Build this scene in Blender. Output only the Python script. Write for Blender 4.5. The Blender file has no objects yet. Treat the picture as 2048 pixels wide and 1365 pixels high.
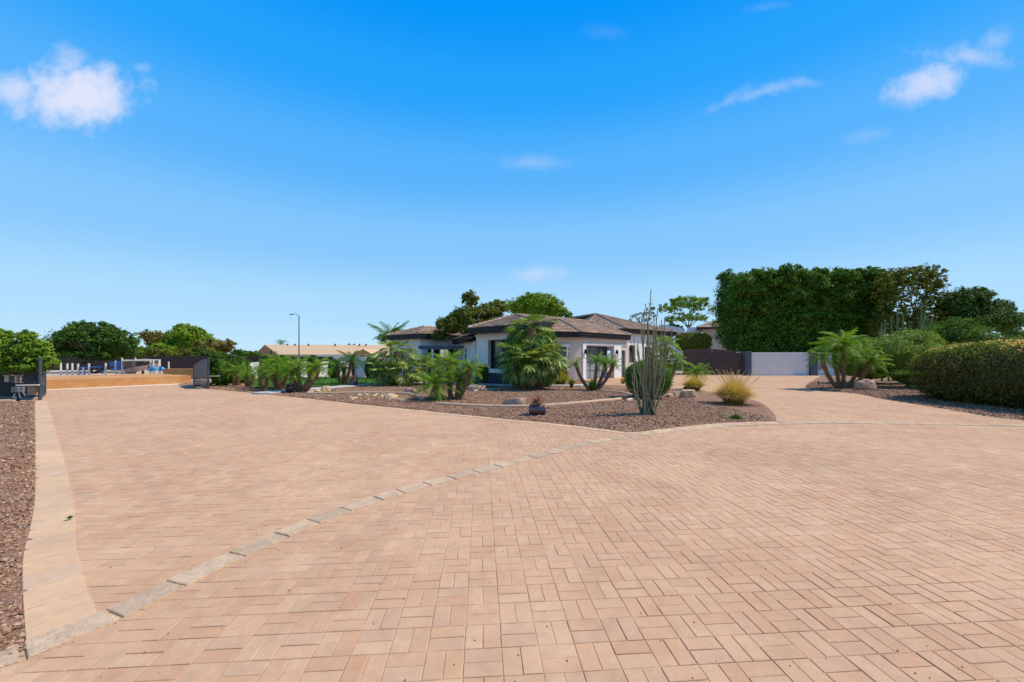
import bpy, math, random
import numpy as np
from mathutils import Vector, Matrix

# ------------------------------------------------------------------ camera, light, exposure
F, H, HY = 820.0, 1.6, 715.0          # focal length in photo pixels, eye height, horizon row
sc = bpy.context.scene
C = sc.collection
cd = bpy.data.cameras.new("camera"); cam = bpy.data.objects.new("camera", cd); C.objects.link(cam)
cam.location = (0, 0, H); cam.rotation_euler = (math.radians(90), 0, 0)
cd.sensor_width = 36; cd.lens = F / 2048 * 36; cd.shift_y = 32.5 / 2048; cd.clip_end = 3000; cd.clip_start = .05
sc.camera = cam
SUN_EL, SUN_AZ = math.radians(55), math.radians(4)      # azimuth measured from +X (right) towards +Y (ahead)
sv = Vector((math.cos(SUN_EL) * math.cos(SUN_AZ), math.cos(SUN_EL) * math.sin(SUN_AZ), math.sin(SUN_EL)))
sl = bpy.data.lights.new("sun", 'SUN'); sl.energy = 5.0; sl.angle = math.radians(.53); sl.color = (1, .90, .77)
so = bpy.data.objects.new("sun", sl); C.objects.link(so); so.rotation_euler = sv.to_track_quat('Z', 'Y').to_euler()
sc.view_settings.view_transform = 'Standard'; sc.view_settings.look = 'None'
sc.view_settings.exposure = 0.0; sc.view_settings.gamma = 1; sc.view_settings.use_curve_mapping = False

W = bpy.data.worlds.new("World"); sc.world = W; W.use_nodes = True
def c4(q): return (q[0], q[1], q[2], 1)
def world():
    nt = W.node_tree; N = nt.nodes; L = nt.links; N.clear()
    out = N.new('ShaderNodeOutputWorld'); bg = N.new('ShaderNodeBackground'); L.new(bg.outputs[0], out.inputs[0])
    sky = N.new('ShaderNodeTexSky'); sky.sky_type = 'NISHITA'; sky.sun_disc = False
    sky.sun_elevation = SUN_EL; sky.sun_rotation = math.pi / 2 - SUN_AZ
    sky.air_density = 1.15; sky.dust_density = .15; sky.ozone_density = 3.2; sky.altitude = 300
    def M(op, a, b=None, c=None):
        n = N.new('ShaderNodeMath'); n.operation = op
        for i, v in enumerate((a, b, c)):
            if v is None: continue
            if isinstance(v, (int, float)): n.inputs[i].default_value = v
            else: L.new(v, n.inputs[i])
        return n.outputs[0]
    hs = N.new('ShaderNodeHueSaturation'); hs.inputs['Hue'].default_value = .494; hs.inputs['Saturation'].default_value = 1.32; hs.inputs['Value'].default_value = 1.0
    L.new(sky.outputs[0], hs.inputs['Color'])
    tc = N.new('ShaderNodeTexCoord'); tg = tc.outputs['Generated']; sp = N.new('ShaderNodeSeparateXYZ'); L.new(tc.outputs['Generated'], sp.inputs[0])
    yy = M('MAXIMUM', sp.outputs[1], .02)
    u = M('DIVIDE', sp.outputs[0], yy); v = M('DIVIDE', sp.outputs[2], yy)
    cb = N.new('ShaderNodeCombineXYZ'); L.new(u, cb.inputs[0]); L.new(v, cb.inputs[1])
    def noise(scale, det, rough):
        n = N.new('ShaderNodeTexNoise'); n.inputs['Scale'].default_value = scale; n.inputs['Detail'].default_value = det
        n.inputs['Roughness'].default_value = rough; L.new(cb.outputs[0], n.inputs['Vector']); return n.outputs[0]
    n1 = noise(9, 6, .55); n2 = noise(26, 5, .6)
    # clouds: photo direction, radii, tilt, strength
    clouds = [(150,192,125,62,.05,.95),(140,130,40,44,.25,.6),(25,182,80,34,-.12,.7),(205,200,75,52,.1,.9),(190,160,60,40,.1,.85),(282,135,22,12,0,.28),(1852,172,74,38,.35,.72),(1935,112,80,24,-.15,.55),(1990,80,40,22,.5,.3),
              (1520,186,90,15,.28,.42),(1460,200,60,14,.5,.3),(1600,165,40,11,0,.3),(1082,325,75,16,0,.24),(1068,549,62,17,.12,.42),(1736,272,50,16,.2,.16),(1220,66,50,18,0,.05),(1530,14,50,10,.1,.08)]
    tot = None
    for (cx, cy, a, b, t, s) in clouds:
        u0, v0 = (cx - 1024) / F, (HY - cy) / F
        du = M('SUBTRACT', u, u0); dv = M('SUBTRACT', v, v0)
        ct, st = math.cos(t), math.sin(t)
        x = M('ADD', M('MULTIPLY', du, ct), M('MULTIPLY', dv, st)); y = M('SUBTRACT', M('MULTIPLY', dv, ct), M('MULTIPLY', du, st))
        x = M('DIVIDE', x, a / F); y = M('DIVIDE', y, b / F)
        r = M('SQRT', M('ADD', M('MULTIPLY', x, x), M('MULTIPLY', y, y)))
        r = M('ADD', r, M('ADD', M('MULTIPLY', M('SUBTRACT', n1, .5), 2.2 if s < .6 else 1.4), M('MULTIPLY', M('SUBTRACT', n2, .5), 1.25)))
        m = N.new('ShaderNodeMapRange'); m.interpolation_type = 'SMOOTHSTEP'
        L.new(r, m.inputs[0]); m.inputs[1].default_value = 1.35; m.inputs[2].default_value = .15 if s > .6 else -.3; m.inputs[3].default_value = 0; m.inputs[4].default_value = s
        tot = m.outputs[0] if tot is None else M('MAXIMUM', tot, m.outputs[0])
    rp = N.new('ShaderNodeValToRGB'); L.new(M('MAXIMUM', sp.outputs[2], 0), rp.inputs[0]); el = rp.color_ramp.elements; rp.color_ramp.interpolation = 'EASE'
    stops = [(0, (.55,.80,1.0)), (.11, (.43,.73,1.0)), (.25, (.25,.59,1.0)), (.41, (.10,.465,1.0)), (.54, (.02,.375,1.0)), (.655, (.0,.31,.98)), (.8, (.03,.20,.60)), (1, (.06,.15,.42))]
    el[0].position = 0; el[1].position = 1; el[0].color = c4(stops[0][1]); el[1].color = c4(stops[-1][1])
    for p_, q_ in stops[1:-1]: e_ = el.new(p_); e_.color = c4(q_)
    gr = N.new('ShaderNodeMixRGB'); gr.inputs[0].default_value = .95; sc2 = N.new('ShaderNodeMixRGB'); sc2.blend_type = 'MULTIPLY'; sc2.inputs[0].default_value = 1; L.new(rp.outputs[0], sc2.inputs[1]); sc2.inputs[2].default_value = (8.7, 8.7, 8.7, 1)
    L.new(hs.outputs[0], gr.inputs[1]); L.new(sc2.outputs[0], gr.inputs[2])
    front = M('GREATER_THAN', sp.outputs[1], .05)
    tot = M('MULTIPLY', tot, front)
    mx = N.new('ShaderNodeMixRGB'); L.new(tot, mx.inputs[0]); L.new(gr.outputs[0], mx.inputs[1]); mx.inputs[2].default_value = (6.7, 7.0, 8.5, 1)
    L.new(mx.outputs[0], bg.inputs[0]); bg.inputs[1].default_value = .115
world()

# ------------------------------------------------------------------ helpers
def G(px, py, z=0.0):
    d = F * (H - z) / (py - HY); return ((px - 1024) / F * d, d)
def P(px, py, d): return ((px - 1024) / F * d, d, H + (HY - py) / F * d)
def X(px, d): return (px - 1024) / F * d
def Z(py, d): return H + (HY - py) / F * d

def props(o, label=None, cat=None, group=None, kind=None):
    if label: o['label'] = label
    if cat: o['category'] = cat
    if group: o['group'] = group
    if kind: o['kind'] = kind
    return o
def empty(name, loc, label, cat, group=None, rz=0):
    o = bpy.data.objects.new(name, None); C.objects.link(o); o.location = loc; o.rotation_euler = (0, 0, rz); o.empty_display_size = .3
    return props(o, label, cat, group)
def link(name, me, parent=None, loc=(0, 0, 0), rot=(0, 0, 0), scale=None):
    o = bpy.data.objects.new(name, me); C.objects.link(o); o.location = loc; o.rotation_euler = rot
    if scale is not None: o.scale = (scale,) * 3 if isinstance(scale, (int, float)) else scale
    if parent: o.parent = parent
    return o
def np_mesh(name, v, f, mats, tone=None, smooth=False, midx=None):
    """v (N,3), f (M,k) array with one k"""
    me = bpy.data.meshes.new(name); v = np.asarray(v, np.float32); f = np.asarray(f, np.int32)
    k = f.shape[1]; me.vertices.add(len(v)); me.vertices.foreach_set('co', v.ravel())
    me.loops.add(f.size); me.loops.foreach_set('vertex_index', f.ravel())
    me.polygons.add(len(f)); me.polygons.foreach_set('loop_start', np.arange(0, f.size, k, dtype=np.int32))
    try: me.polygons.foreach_set('loop_total', np.full(len(f), k, np.int32))
    except Exception: pass
    if midx is not None: me.polygons.foreach_set('material_index', np.asarray(midx, np.int32))
    me.update(calc_edges=True)
    if tone is not None:
        a = me.attributes.new('tone', 'FLOAT', 'FACE'); a.data.foreach_set('value', np.asarray(tone, np.float32))
    me.polygons.foreach_set('use_smooth', np.full(len(f), smooth, bool))
    for m in (mats if isinstance(mats, (list, tuple)) else [mats]): me.materials.append(m)
    return me
class MB:
    def __init__(s): s.v = []; s.f = []; s.m = []; s.t = []
    def add(s, vs, fs, m=0, t=0.5):
        o = len(s.v); s.v += [tuple(p) for p in vs]
        for f in fs: s.f.append(tuple(i + o for i in f)); s.m.append(m); s.t.append(t)
        return s
    def box(s, x0, x1, y0, y1, z0, z1, m=0, t=.5, M=None):
        vs = [(x, y, z) for z in (z0, z1) for y in (y0, y1) for x in (x0, x1)]
        if M is not None: vs = [M @ Vector(p) for p in vs]
        return s.add(vs, [(0, 2, 3, 1), (4, 5, 7, 6), (0, 1, 5, 4), (2, 6, 7, 3), (0, 4, 6, 2), (1, 3, 7, 5)], m, t)
    def bbox(s, x0, x1, y0, y1, z0, z1, b=.01, m=0, t=.5, M=None):   # box with chamfered vertical and top edges
        vs = []
        for z, q in ((z0, 0), (z1 - b, 0), (z1, b)):
            vs += [(x0 + b + q, y0 + q, z), (x1 - b - q, y0 + q, z), (x1 - q, y0 + b + q, z), (x1 - q, y1 - b - q, z), (x1 - b - q, y1 - q, z), (x0 + b + q, y1 - q, z), (x0 + q, y1 - b - q, z), (x0 + q, y0 + b + q, z)]
        if M is not None: vs = [M @ Vector(p) for p in vs]
        fs = [tuple(reversed(range(8))), tuple(range(16, 24))]
        for l in range(2):
            for i in range(8): fs.append((l * 8 + i, l * 8 + (i + 1) % 8, l * 8 + 8 + (i + 1) % 8, l * 8 + 8 + i))
        return s.add(vs, fs, m, t)
    def tube(s, pts, rad, n=8, m=0, t=.5, cap=True):
        pts = [Vector(p) for p in pts]
        if isinstance(rad, (int, float)): rad = [rad] * len(pts)
        vs = []; up = None
        for i, p in enumerate(pts):
            d = (pts[min(i + 1, len(pts) - 1)] - pts[max(i - 1, 0)]).normalized()
            if up is None: up = d.orthogonal().normalized()
            up = (up - d * up.dot(d)); up = up.normalized() if up.length > 1e-5 else d.orthogonal().normalized()
            w = d.cross(up)
            for k in range(n):
                a = 2 * math.pi * k / n; vs.append(p + (up * math.cos(a) + w * math.sin(a)) * rad[i])
        fs = []
        for i in range(len(pts) - 1):
            for k in range(n): fs.append((i * n + k, i * n + (k + 1) % n, (i + 1) * n + (k + 1) % n, (i + 1) * n + k))
        if cap: fs += [tuple(reversed(range(n))), tuple(range((len(pts) - 1) * n, len(pts) * n))]
        return s.add(vs, fs, m, t)
    def lathe(s, prof, n=20, m=0, t=.5, c=(0, 0, 0)):
        vs = []; fs = []
        for r, z in prof:
            for k in range(n):
                a = 2 * math.pi * k / n; vs.append((c[0] + r * math.cos(a), c[1] + r * math.sin(a), c[2] + z))
        for i in range(len(prof) - 1):
            for k in range(n): fs.append((i * n + k, i * n + (k + 1) % n, (i + 1) * n + (k + 1) % n, (i + 1) * n + k))
        return s.add(vs, fs, m, t)
    def mesh(s, name, mats, smooth=False):
        me = bpy.data.meshes.new(name); me.from_pydata(s.v, [], s.f)
        for m in (mats if isinstance(mats, (list, tuple)) else [mats]): me.materials.append(m)
        me.polygons.foreach_set('material_index', s.m); me.polygons.foreach_set('use_smooth', [smooth] * len(s.f))
        a = me.attributes.new('tone', 'FLOAT', 'FACE'); a.data.foreach_set('value', s.t); me.update(); return me
    def obj(s, name, mats, parent=None, loc=(0, 0, 0), rot=(0, 0, 0), smooth=False):
        return link(name, s.mesh(name, mats, smooth), parent, loc, rot)

# ------------------------------------------------------------------ materials
def rgb(h):  # sRGB hex -> linear
    c = [int(h[i:i + 2], 16) / 255 for i in (0, 2, 4)]
    return tuple(x / 12.92 if x <= .04045 else ((x + .055) / 1.055) ** 2.4 for x in c) + (1,)
def mat(name, cols, rough=.8, scale=6, bump=.0, bscale=40, detail=4, metal=0, tone=False, trans=0, spec=.3, objrand=False, big=None, bigscale=.4, speck=None, emis=None, dist=.02, tonemix=.35, stain=0):
    """cols: list of linear colours laid on a ramp driven by noise (or by the tone attribute)"""
    m = bpy.data.materials.new(name); m.use_nodes = True; nt = m.node_tree; N = nt.nodes; L = nt.links
    b = N['Principled BSDF']; b.inputs['Roughness'].default_value = rough; b.inputs['Metallic'].default_value = metal
    b.inputs['Specular IOR Level'].default_value = spec
    ge = N.new('ShaderNodeNewGeometry'); pos = ge.outputs['Position']
    nz = N.new('ShaderNodeTexNoise'); nz.inputs['Scale'].default_value = scale; nz.inputs['Detail'].default_value = detail; L.new(pos, nz.inputs['Vector'])
    nzr = N.new('ShaderNodeMapRange'); nzr.inputs[1].default_value = .28; nzr.inputs[2].default_value = .72; L.new(nz.outputs[0], nzr.inputs[0])
    fac = nzr.outputs[0]
    if tone:
        at = N.new('ShaderNodeAttribute'); at.attribute_name = 'tone'; tf = at.outputs['Fac']
        if objrand:
            oi = N.new('ShaderNodeObjectInfo'); ad = N.new('ShaderNodeMath'); ad.operation = 'ADD'; L.new(tf, ad.inputs[0]); L.new(oi.outputs['Random'], ad.inputs[1])
            fr = N.new('ShaderNodeMath'); fr.operation = 'FRACT'; L.new(ad.outputs[0], fr.inputs[0]); tf = fr.outputs[0]
        mi = N.new('ShaderNodeMix'); mi.data_type = 'FLOAT'; mi.inputs[0].default_value = tonemix; L.new(tf, mi.inputs[2]); L.new(fac, mi.inputs[3]); fac = mi.outputs[0]
    if len(cols) == 1: cols = [cols[0], tuple(c * .82 for c in cols[0][:3]) + (1,)]
    r = N.new('ShaderNodeValToRGB'); el = r.color_ramp.elements
    el[0].position = 0; el[0].color = cols[0]; el[1].position = 1; el[1].color = cols[-1]
    for i, c in enumerate(cols[1:-1]): e = el.new((i + 1) / (len(cols) - 1)); e.color = c
    L.new(fac, r.inputs[0]); col = r.outputs[0]
    if big is not None:     # large soft stains
        n2 = N.new('ShaderNodeTexNoise'); n2.inputs['Scale'].default_value = bigscale; n2.inputs['Detail'].default_value = 6; n2.inputs['Roughness'].default_value = .65; L.new(pos, n2.inputs['Vector'])
        mr = N.new('ShaderNodeMapRange'); mr.inputs[1].default_value = .42; mr.inputs[2].default_value = .7; mr.inputs[4].default_value = .75; L.new(n2.outputs[0], mr.inputs[0])
        mx = N.new('ShaderNodeMixRGB'); L.new(mr.outputs[0], mx.inputs[0]); L.new(col, mx.inputs[1]); mx.inputs[2].default_value = big; col = mx.outputs[0]
    if speck is not None:   # fine aggregate flecks
        sc_, colr, amt = speck
        vo = N.new('ShaderNodeTexNoise'); vo.inputs['Scale'].default_value = sc_; vo.inputs['Detail'].default_value = 2; L.new(pos, vo.inputs['Vector'])
        mr = N.new('ShaderNodeMapRange'); mr.inputs[1].default_value = .56; mr.inputs[2].default_value = .7; mr.inputs[4].default_value = amt; L.new(vo.outputs[0], mr.inputs[0])
        mx = N.new('ShaderNodeMixRGB'); L.new(mr.outputs[0], mx.inputs[0]); L.new(col, mx.inputs[1]); mx.inputs[2].default_value = colr; col = mx.outputs[0]
    if stain:               # dirt, dust and wear at several sizes
        for (sc3, amt, lo3) in ((.55, stain, .35), (2.6, stain * .6, .4), (11, stain * .55, .4)):
            n3 = N.new('ShaderNodeTexNoise'); n3.inputs['Scale'].default_value = sc3; n3.inputs['Detail'].default_value = 7; n3.inputs['Roughness'].default_value = .7; n3.inputs['Distortion'].default_value = .6; L.new(pos, n3.inputs['Vector'])
            m3 = N.new('ShaderNodeMapRange'); m3.inputs[1].default_value = lo3; m3.inputs[2].default_value = .62; m3.inputs[3].default_value = amt; m3.inputs[4].default_value = 0; L.new(n3.outputs[0], m3.inputs[0])
            x3 = N.new('ShaderNodeMixRGB'); x3.blend_type = 'MULTIPLY'; L.new(m3.outputs[0], x3.inputs[0]); L.new(col, x3.inputs[1]); x3.inputs[2].default_value = (.62, .54, .50, 1); col = x3.outputs[0]
    L.new(col, b.inputs['Base Color'])
    if bump:
        bn = N.new('ShaderNodeTexNoise'); bn.inputs['Scale'].default_value = bscale; bn.inputs['Detail'].default_value = 4; L.new(pos, bn.inputs['Vector'])
        bp = N.new('ShaderNodeBump'); bp.inputs['Strength'].default_value = bump; bp.inputs['Distance'].default_value = dist; L.new(bn.outputs[0], bp.inputs['Height']); L.new(bp.outputs[0], b.inputs['Normal'])
    if trans:
        t = N.new('ShaderNodeBsdfTranslucent'); g = N.new('ShaderNodeMixRGB'); g.blend_type = 'MULTIPLY'; g.inputs[0].default_value = 1; L.new(col, g.inputs[1]); g.inputs[2].default_value = (1.5, 1.5, .55, 1); L.new(g.outputs[0], t.inputs[0])
        ms = N.new('ShaderNodeMixShader'); ms.inputs[0].default_value = trans; L.new(b.outputs[0], ms.inputs[1]); L.new(t.outputs[0], ms.inputs[2]); L.new(ms.outputs[0], N['Material Output'].inputs[0])
    return m
def c(r, g, b): return (r, g, b, 1)
PAV = mat('paver_clay', [c(.48,.31,.195), c(.57,.355,.21), c(.61,.395,.24), c(.56,.325,.19), c(.60,.37,.215), c(.54,.355,.225), c(.63,.415,.255), c(.58,.35,.215)], .85, 3, .35, 220, tone=True, objrand=True, stain=.36, big=c(.63,.405,.245), bigscale=.25, speck=(160, c(.33,.24,.19), .45), dist=.004, tonemix=.22)
BORD = mat('border_stone', [c(.64,.435,.26), c(.68,.465,.28), c(.61,.43,.28), c(.67,.455,.275)], .88, 3, .4, 160, stain=.35, tone=True, objrand=True, speck=(140, c(.42,.31,.23), .4), dist=.005, tonemix=.3)
BORD2 = mat('paver_edge_course', [c(.54,.345,.21), c(.60,.385,.235), c(.56,.36,.22)], .88, 3, .4, 160, tone=True, objrand=True, stain=.35, speck=(140, c(.42,.31,.23), .4), dist=.005, tonemix=.3)
STRIP = mat('stripe_stone', [c(.58,.425,.28), c(.66,.485,.32), c(.51,.38,.255), c(.66,.49,.33)], .9, 9, .55, 60, stain=.4, tone=True, objrand=True, speck=(45, c(.34,.27,.22), .6), dist=.015, tonemix=.4)
SAND = mat('joint_sand', [c(.52,.335,.20), c(.70,.48,.30)], .95, 5, .5, 120, dist=.006, stain=.6)
GRAV = mat('crushed_granite', [c(.10,.048,.028), c(.23,.115,.066), c(.31,.17,.10), c(.17,.083,.048), c(.38,.235,.15)], .9, 28, 1, 45, detail=6, speck=(55, c(.46,.38,.33), .55), dist=.03)
STON = mat('gravel_stone', [c(.055,.028,.018), c(.23,.105,.055), c(.34,.18,.10), c(.26,.15,.095), c(.50,.33,.21), c(.10,.052,.034), c(.64,.49,.36)], .85, 30, tone=True, tonemix=.05, spec=.15)
DIRT = mat('sandy_dirt', [c(.40,.30,.22), c(.48,.37,.28)], .95, 1.2, .3, 20)
ROAD = mat('pale_concrete', [c(.62,.49,.35), c(.70,.56,.41)], .9, 2, .15, 60)
PATH = mat('grey_concrete', [c(.42,.41,.40), c(.52,.50,.48)], .9, 3, .2, 60)
CURB = mat('cast_curb', [c(.52,.33,.20), c(.60,.40,.26), c(.46,.30,.20)], .9, 5, .4, 50)
EARTH = mat('ochre_stucco', [c(.50,.235,.08), c(.57,.29,.11)], .95, 3, .5, 30, stain=.3, big=c(.62,.36,.16), bigscale=.8)
LAWN = mat('turf', [c(.06,.16,.015), c(.09,.21,.02)], .8, 8, .6, 90, tone=True)
ASPH = mat('brown_screen_wall', [c(.045,.032,.028), c(.06,.045,.04)], .9, 1.5, .2, 20)
STUC = mat('pale_stucco', [c(.74,.69,.63), c(.79,.74,.68)], .92, 1.3, .4, 50, stain=.12)
STUC2 = mat('pinkish_stucco', [c(.66,.56,.48), c(.71,.60,.52)], .92, 1.3, .4, 50, stain=.12)
WHITE = mat('white_stucco', [c(.78,.76,.73), c(.83,.81,.78)], .9, 2, .15, 50)
TRIM = mat('charcoal_trim', [c(.022,.023,.027), c(.032,.032,.036)], .7, 3)
SLATE = mat('slate_paint', [c(.07,.085,.11), c(.09,.105,.13)], .6, 3)
WAIN = mat('stacked_dark_stone', [c(.02,.022,.028), c(.05,.052,.06), c(.03,.03,.035)], .85, 7, .8, 14)
BROWN = mat('brown_gate_paint', [c(.075,.052,.043), c(.09,.062,.05)], .65, 4)
TILE = mat('concrete_roof_tile', [c(.22,.145,.10), c(.35,.24,.17), c(.29,.195,.14), c(.43,.31,.23), c(.25,.165,.115)], .9, 3, .3, 60, tone=True, tonemix=.25)
TANTILE = mat('pale_roof_tile', [c(.36,.27,.20), c(.46,.36,.28), c(.40,.31,.24)], .9, 3, .3, 60, tone=True)
TANROOF = mat('tan_shingles', [c(.50,.34,.20), c(.58,.40,.25)], .95, 5, .4, 30)
ORANGE = mat('orange_siding', [c(.42,.21,.08), c(.5,.26,.10)], .9, 3)
GLASS = mat('dark_glazing', [c(.012,.014,.016), c(.02,.022,.026)], .08, 2, spec=.8)
BGLASS = mat('blue_glazing', [c(.02,.06,.10), c(.03,.09,.14)], .1, 2, spec=.9)
GDOOR = mat('grey_door_panel', [c(.25,.28,.33), c(.30,.33,.38)], .55, 2)
STEEL = mat('painted_steel', [c(.055,.065,.08), c(.075,.085,.10)], .5, 8, metal=.2)
GALV = mat('galvanised_pole', [c(.16,.17,.17), c(.22,.23,.23)], .5, 8, metal=.5)
BEIGE = mat('beige_metal', [c(.62,.57,.46), c(.68,.62,.50)], .6, 5)
CHROME = mat('glazed_dark_pot', [c(.10,.075,.085), c(.16,.12,.13)], .28, 5, metal=.55, spec=.6)
BLACK = mat('black_plastic', [c(.012,.012,.013), c(.02,.02,.02)], .5, 8)
RUST = mat('rusted_steel', [c(.30,.09,.03), c(.42,.15,.06), c(.20,.06,.03)], .75, 12, tone=True)
COPPER = mat('copper_box_metal', [c(.34,.20,.11), c(.42,.27,.16)], .6, 10)
BLUEP = mat('blue_playground_plastic', [c(.02,.10,.34), c(.03,.13,.40)], .5, 3)
LBLUE = mat('light_blue_plastic', [c(.06,.36,.62), c(.08,.40,.66)], .5, 3)
BRPL = mat('brown_slide_plastic', [c(.27,.17,.13), c(.32,.20,.155)], .5, 3)
ROCK = mat('purple_brown_rock', [c(.22,.125,.08), c(.38,.235,.155), c(.50,.34,.24), c(.28,.165,.115)], .9, 5, .8, 12, tone=True, dist=.05)
SROCK = mat('sandstone_rock', [c(.40,.24,.12), c(.58,.38,.20), c(.62,.46,.30), c(.36,.22,.13)], .9, 5, .8, 12, tone=True, dist=.05)
BARK = mat('tree_bark', [c(.10,.07,.05), c(.17,.12,.09)], .95, 8, .6, 30)
PBARK = mat('palm_bark', [c(.09,.05,.03), c(.20,.11,.06), c(.32,.18,.09), c(.13,.07,.04)], .95, 14, .8, 30, tone=True)
TWIG = mat('dry_twig', [c(.16,.13,.11), c(.24,.20,.17)], .95, 8)
STEM = mat('grey_green_stem', [c(.12,.115,.06), c(.22,.20,.11), c(.36,.31,.20)], .9, 18, .5, 60, tone=True)
CACT = mat('cactus_skin', [c(.10,.14,.04), c(.17,.21,.07)], .8, 10)
def leaf(name, cols, tr=.22, rough=.6, sp=.18, gain=1.35):
    cols = [(min(q[0] * gain * 1.12, .9), min(q[1] * gain, .9), q[2] * gain * .6, 1) for q in cols]
    return mat(name, cols, rough, .8, tone=True, trans=tr, spec=sp, tonemix=.2)
L_HEDGE = leaf('leaf_dark_hedge', [c(.010,.03,.006), c(.03,.08,.012), c(.065,.15,.02), c(.12,.23,.04)], gain=1.5)
L_OLIVE = leaf('leaf_olive', [c(.04,.05,.015), c(.08,.105,.02), c(.13,.16,.03), c(.15,.13,.04)])
L_FRESH = leaf('leaf_fresh', [c(.03,.07,.012), c(.075,.16,.02), c(.14,.24,.035), c(.20,.30,.06)])
L_DARK = leaf('leaf_dark', [c(.014,.036,.010), c(.035,.085,.015), c(.075,.15,.025)])
L_MID = leaf('leaf_mid', [c(.025,.065,.012), c(.055,.13,.018), c(.09,.19,.028)])
L_LIME = leaf('leaf_lime', [c(.06,.12,.015), c(.11,.20,.02), c(.17,.27,.035)])
L_SAGE = leaf('leaf_variegated', [c(.03,.075,.018), c(.10,.18,.035), c(.21,.29,.08), c(.38,.42,.22)])
L_RUSSET = leaf('leaf_russet', [c(.025,.035,.012), c(.06,.075,.02), c(.10,.09,.035), c(.09,.12,.03)], gain=1.3)
L_BROWN = leaf('leaf_brownish', [c(.08,.07,.03), c(.13,.12,.05), c(.10,.12,.04)])
L_PALM = leaf('leaf_date_palm', [c(.03,.085,.012), c(.07,.16,.018), c(.12,.23,.03), c(.22,.34,.07)], .35, .5, .2)
L_PALMD = leaf('leaf_date_palm_deep', [c(.02,.06,.014), c(.05,.125,.02), c(.10,.19,.04)], .3, .5, .2)
L_FAN = leaf('leaf_fan_palm', [c(.03,.07,.02), c(.08,.15,.045), c(.17,.25,.09), c(.38,.44,.26)], .25, .45, .3, gain=1.3)
L_DEAD = leaf('leaf_dead_palm', [c(.08,.05,.03), c(.15,.10,.06), c(.10,.07,.045)], .1)
L_GOLD = leaf('grass_gold', [c(.13,.15,.05), c(.32,.28,.11), c(.52,.43,.24), c(.68,.57,.40)], .25, gain=1.1)
L_GOLD2 = leaf('grass_yellow_green', [c(.09,.14,.02), c(.22,.25,.03), c(.46,.42,.10)], .3, gain=1.15)
L_AGAVE = leaf('leaf_grey_agave', [c(.16,.17,.12), c(.26,.25,.18), c(.34,.30,.22)], .05)
PINK = leaf('petal_pink', [c(.55,.28,.22), c(.68,.42,.34), c(.74,.55,.45)], .3)

# ------------------------------------------------------------------ plan geometry
def smooth_line(pts, step=.1):
    pts = [Vector((p[0], p[1])) for p in pts]; out = []
    for i in range(len(pts) - 1):
        p0 = pts[max(i - 1, 0)]; p1 = pts[i]; p2 = pts[i + 1]; p3 = pts[min(i + 2, len(pts) - 1)]
        n = max(1, int((p2 - p1).length / step))
        for k in range(n):
            t = k / n; out.append(.5 * ((2 * p1) + (p2 - p0) * t + (2 * p0 - 5 * p1 + 4 * p2 - p3) * t * t + (3 * p1 - p0 - 3 * p2 + p3) * t ** 3))
    out.append(pts[-1]); return out
def inside(xy, poly):
    x, y = xy[:, 0], xy[:, 1]; r = np.zeros(len(xy), bool); n = len(poly)
    for i in range(n):
        x0, y0 = poly[i]; x1, y1 = poly[(i + 1) % n]
        if y0 == y1: continue
        r ^= ((y0 > y) != (y1 > y)) & (x < (x1 - x0) * (y - y0) / (y1 - y0) + x0)
    return r
def pdist(xy, poly):
    d = np.full(len(xy), 1e9)
    for i in range(len(poly)):
        a = np.array(poly[i]); b = np.array(poly[(i + 1) % len(poly)]); ab = b - a; L2 = (ab ** 2).sum()
        if L2 == 0: continue
        t = np.clip(((xy - a) @ ab) / L2, 0, 1); q = a + t[:, None] * ab; d = np.minimum(d, np.hypot(*(xy - q).T))
    return d
def vnoise(xy, s, seed=0):     # cheap value noise from sines
    x, y = xy[:, 0] / s, xy[:, 1] / s; r = 0
    for k in range(5):
        a = seed * 1.7 + k * 2.4; r = r + np.sin(x * math.cos(a) * (1 + .6 * k) + y * math.sin(a) * (1 + .6 * k) + a * 5.1)
    return r / 5

border_outer = [G(*p) for p in [(52,1306),(51,1289),(48,1249),(44.4,1193),(43.7,1134),(48,1097),(61,1049),(69.5,988),(70,915),(70,860),(69,820),(69.5,803)]]
island_front = [G(*p) for p in [(416,779),(506,787),(560,792.5),(650,802),(718,809.6),(840,821.5),(876,825.5),(1008,838.6),(1100,847),(1200,858.5),(1240,863.5),(1269,865.5),(1337,857.5),(1445,847),(1553,843.5)]]
island_right = [G(*p) for p in [(1553,843.5),(1548,829.5),(1532,813),(1511,802.5),(1470,792),(1420,785),(1350,780),(1300,776),(1255,772),(1194,770)]]
rb = [G(*p) for p in [(1639,753),(1612,773),(1640,781),(1669,784),(1714,787.7),(1744,794),(1783,801),(1893,819),(1975,833),(2048,842),(2200,862),(2500,915)]]
stripe = [G(*p) for p in [(-160,1372),(-60,1345),(40,1308),(165,1262),(330,1180),(500,1100),(610,1052),(720,1010),(835,975),(950,945),(1090,909),(1180,886),(1262,873.5),(1337,864),(1445,853.5),(1520,849.5),(1577,848),(1685,846.5),(1875,849.5),(2048,852.5),(2300,858)]]
S_border = smooth_line(border_outer); S_front = smooth_line(island_front); S_right = smooth_line(island_right); S_rb = smooth_line(rb); S_stripe = smooth_line(stripe)
left_poly = [(p.x, p.y) for p in S_border] + [(-22, 15.6), (-34, 15.6), (-34, 1.6), (-4.2, 1.6)] + [G(-30,1336), G(40,1306)]
bed_poly = [(p.x, p.y) for p in S_front] + [(p.x, p.y) for p in S_right[1:]] + [(4.0, 24.2), (5.2, 27.0), (4.8, 29.5), (2.2, 30), (-2, 36), (-20, 36), (-20, 24.5)]
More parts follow.
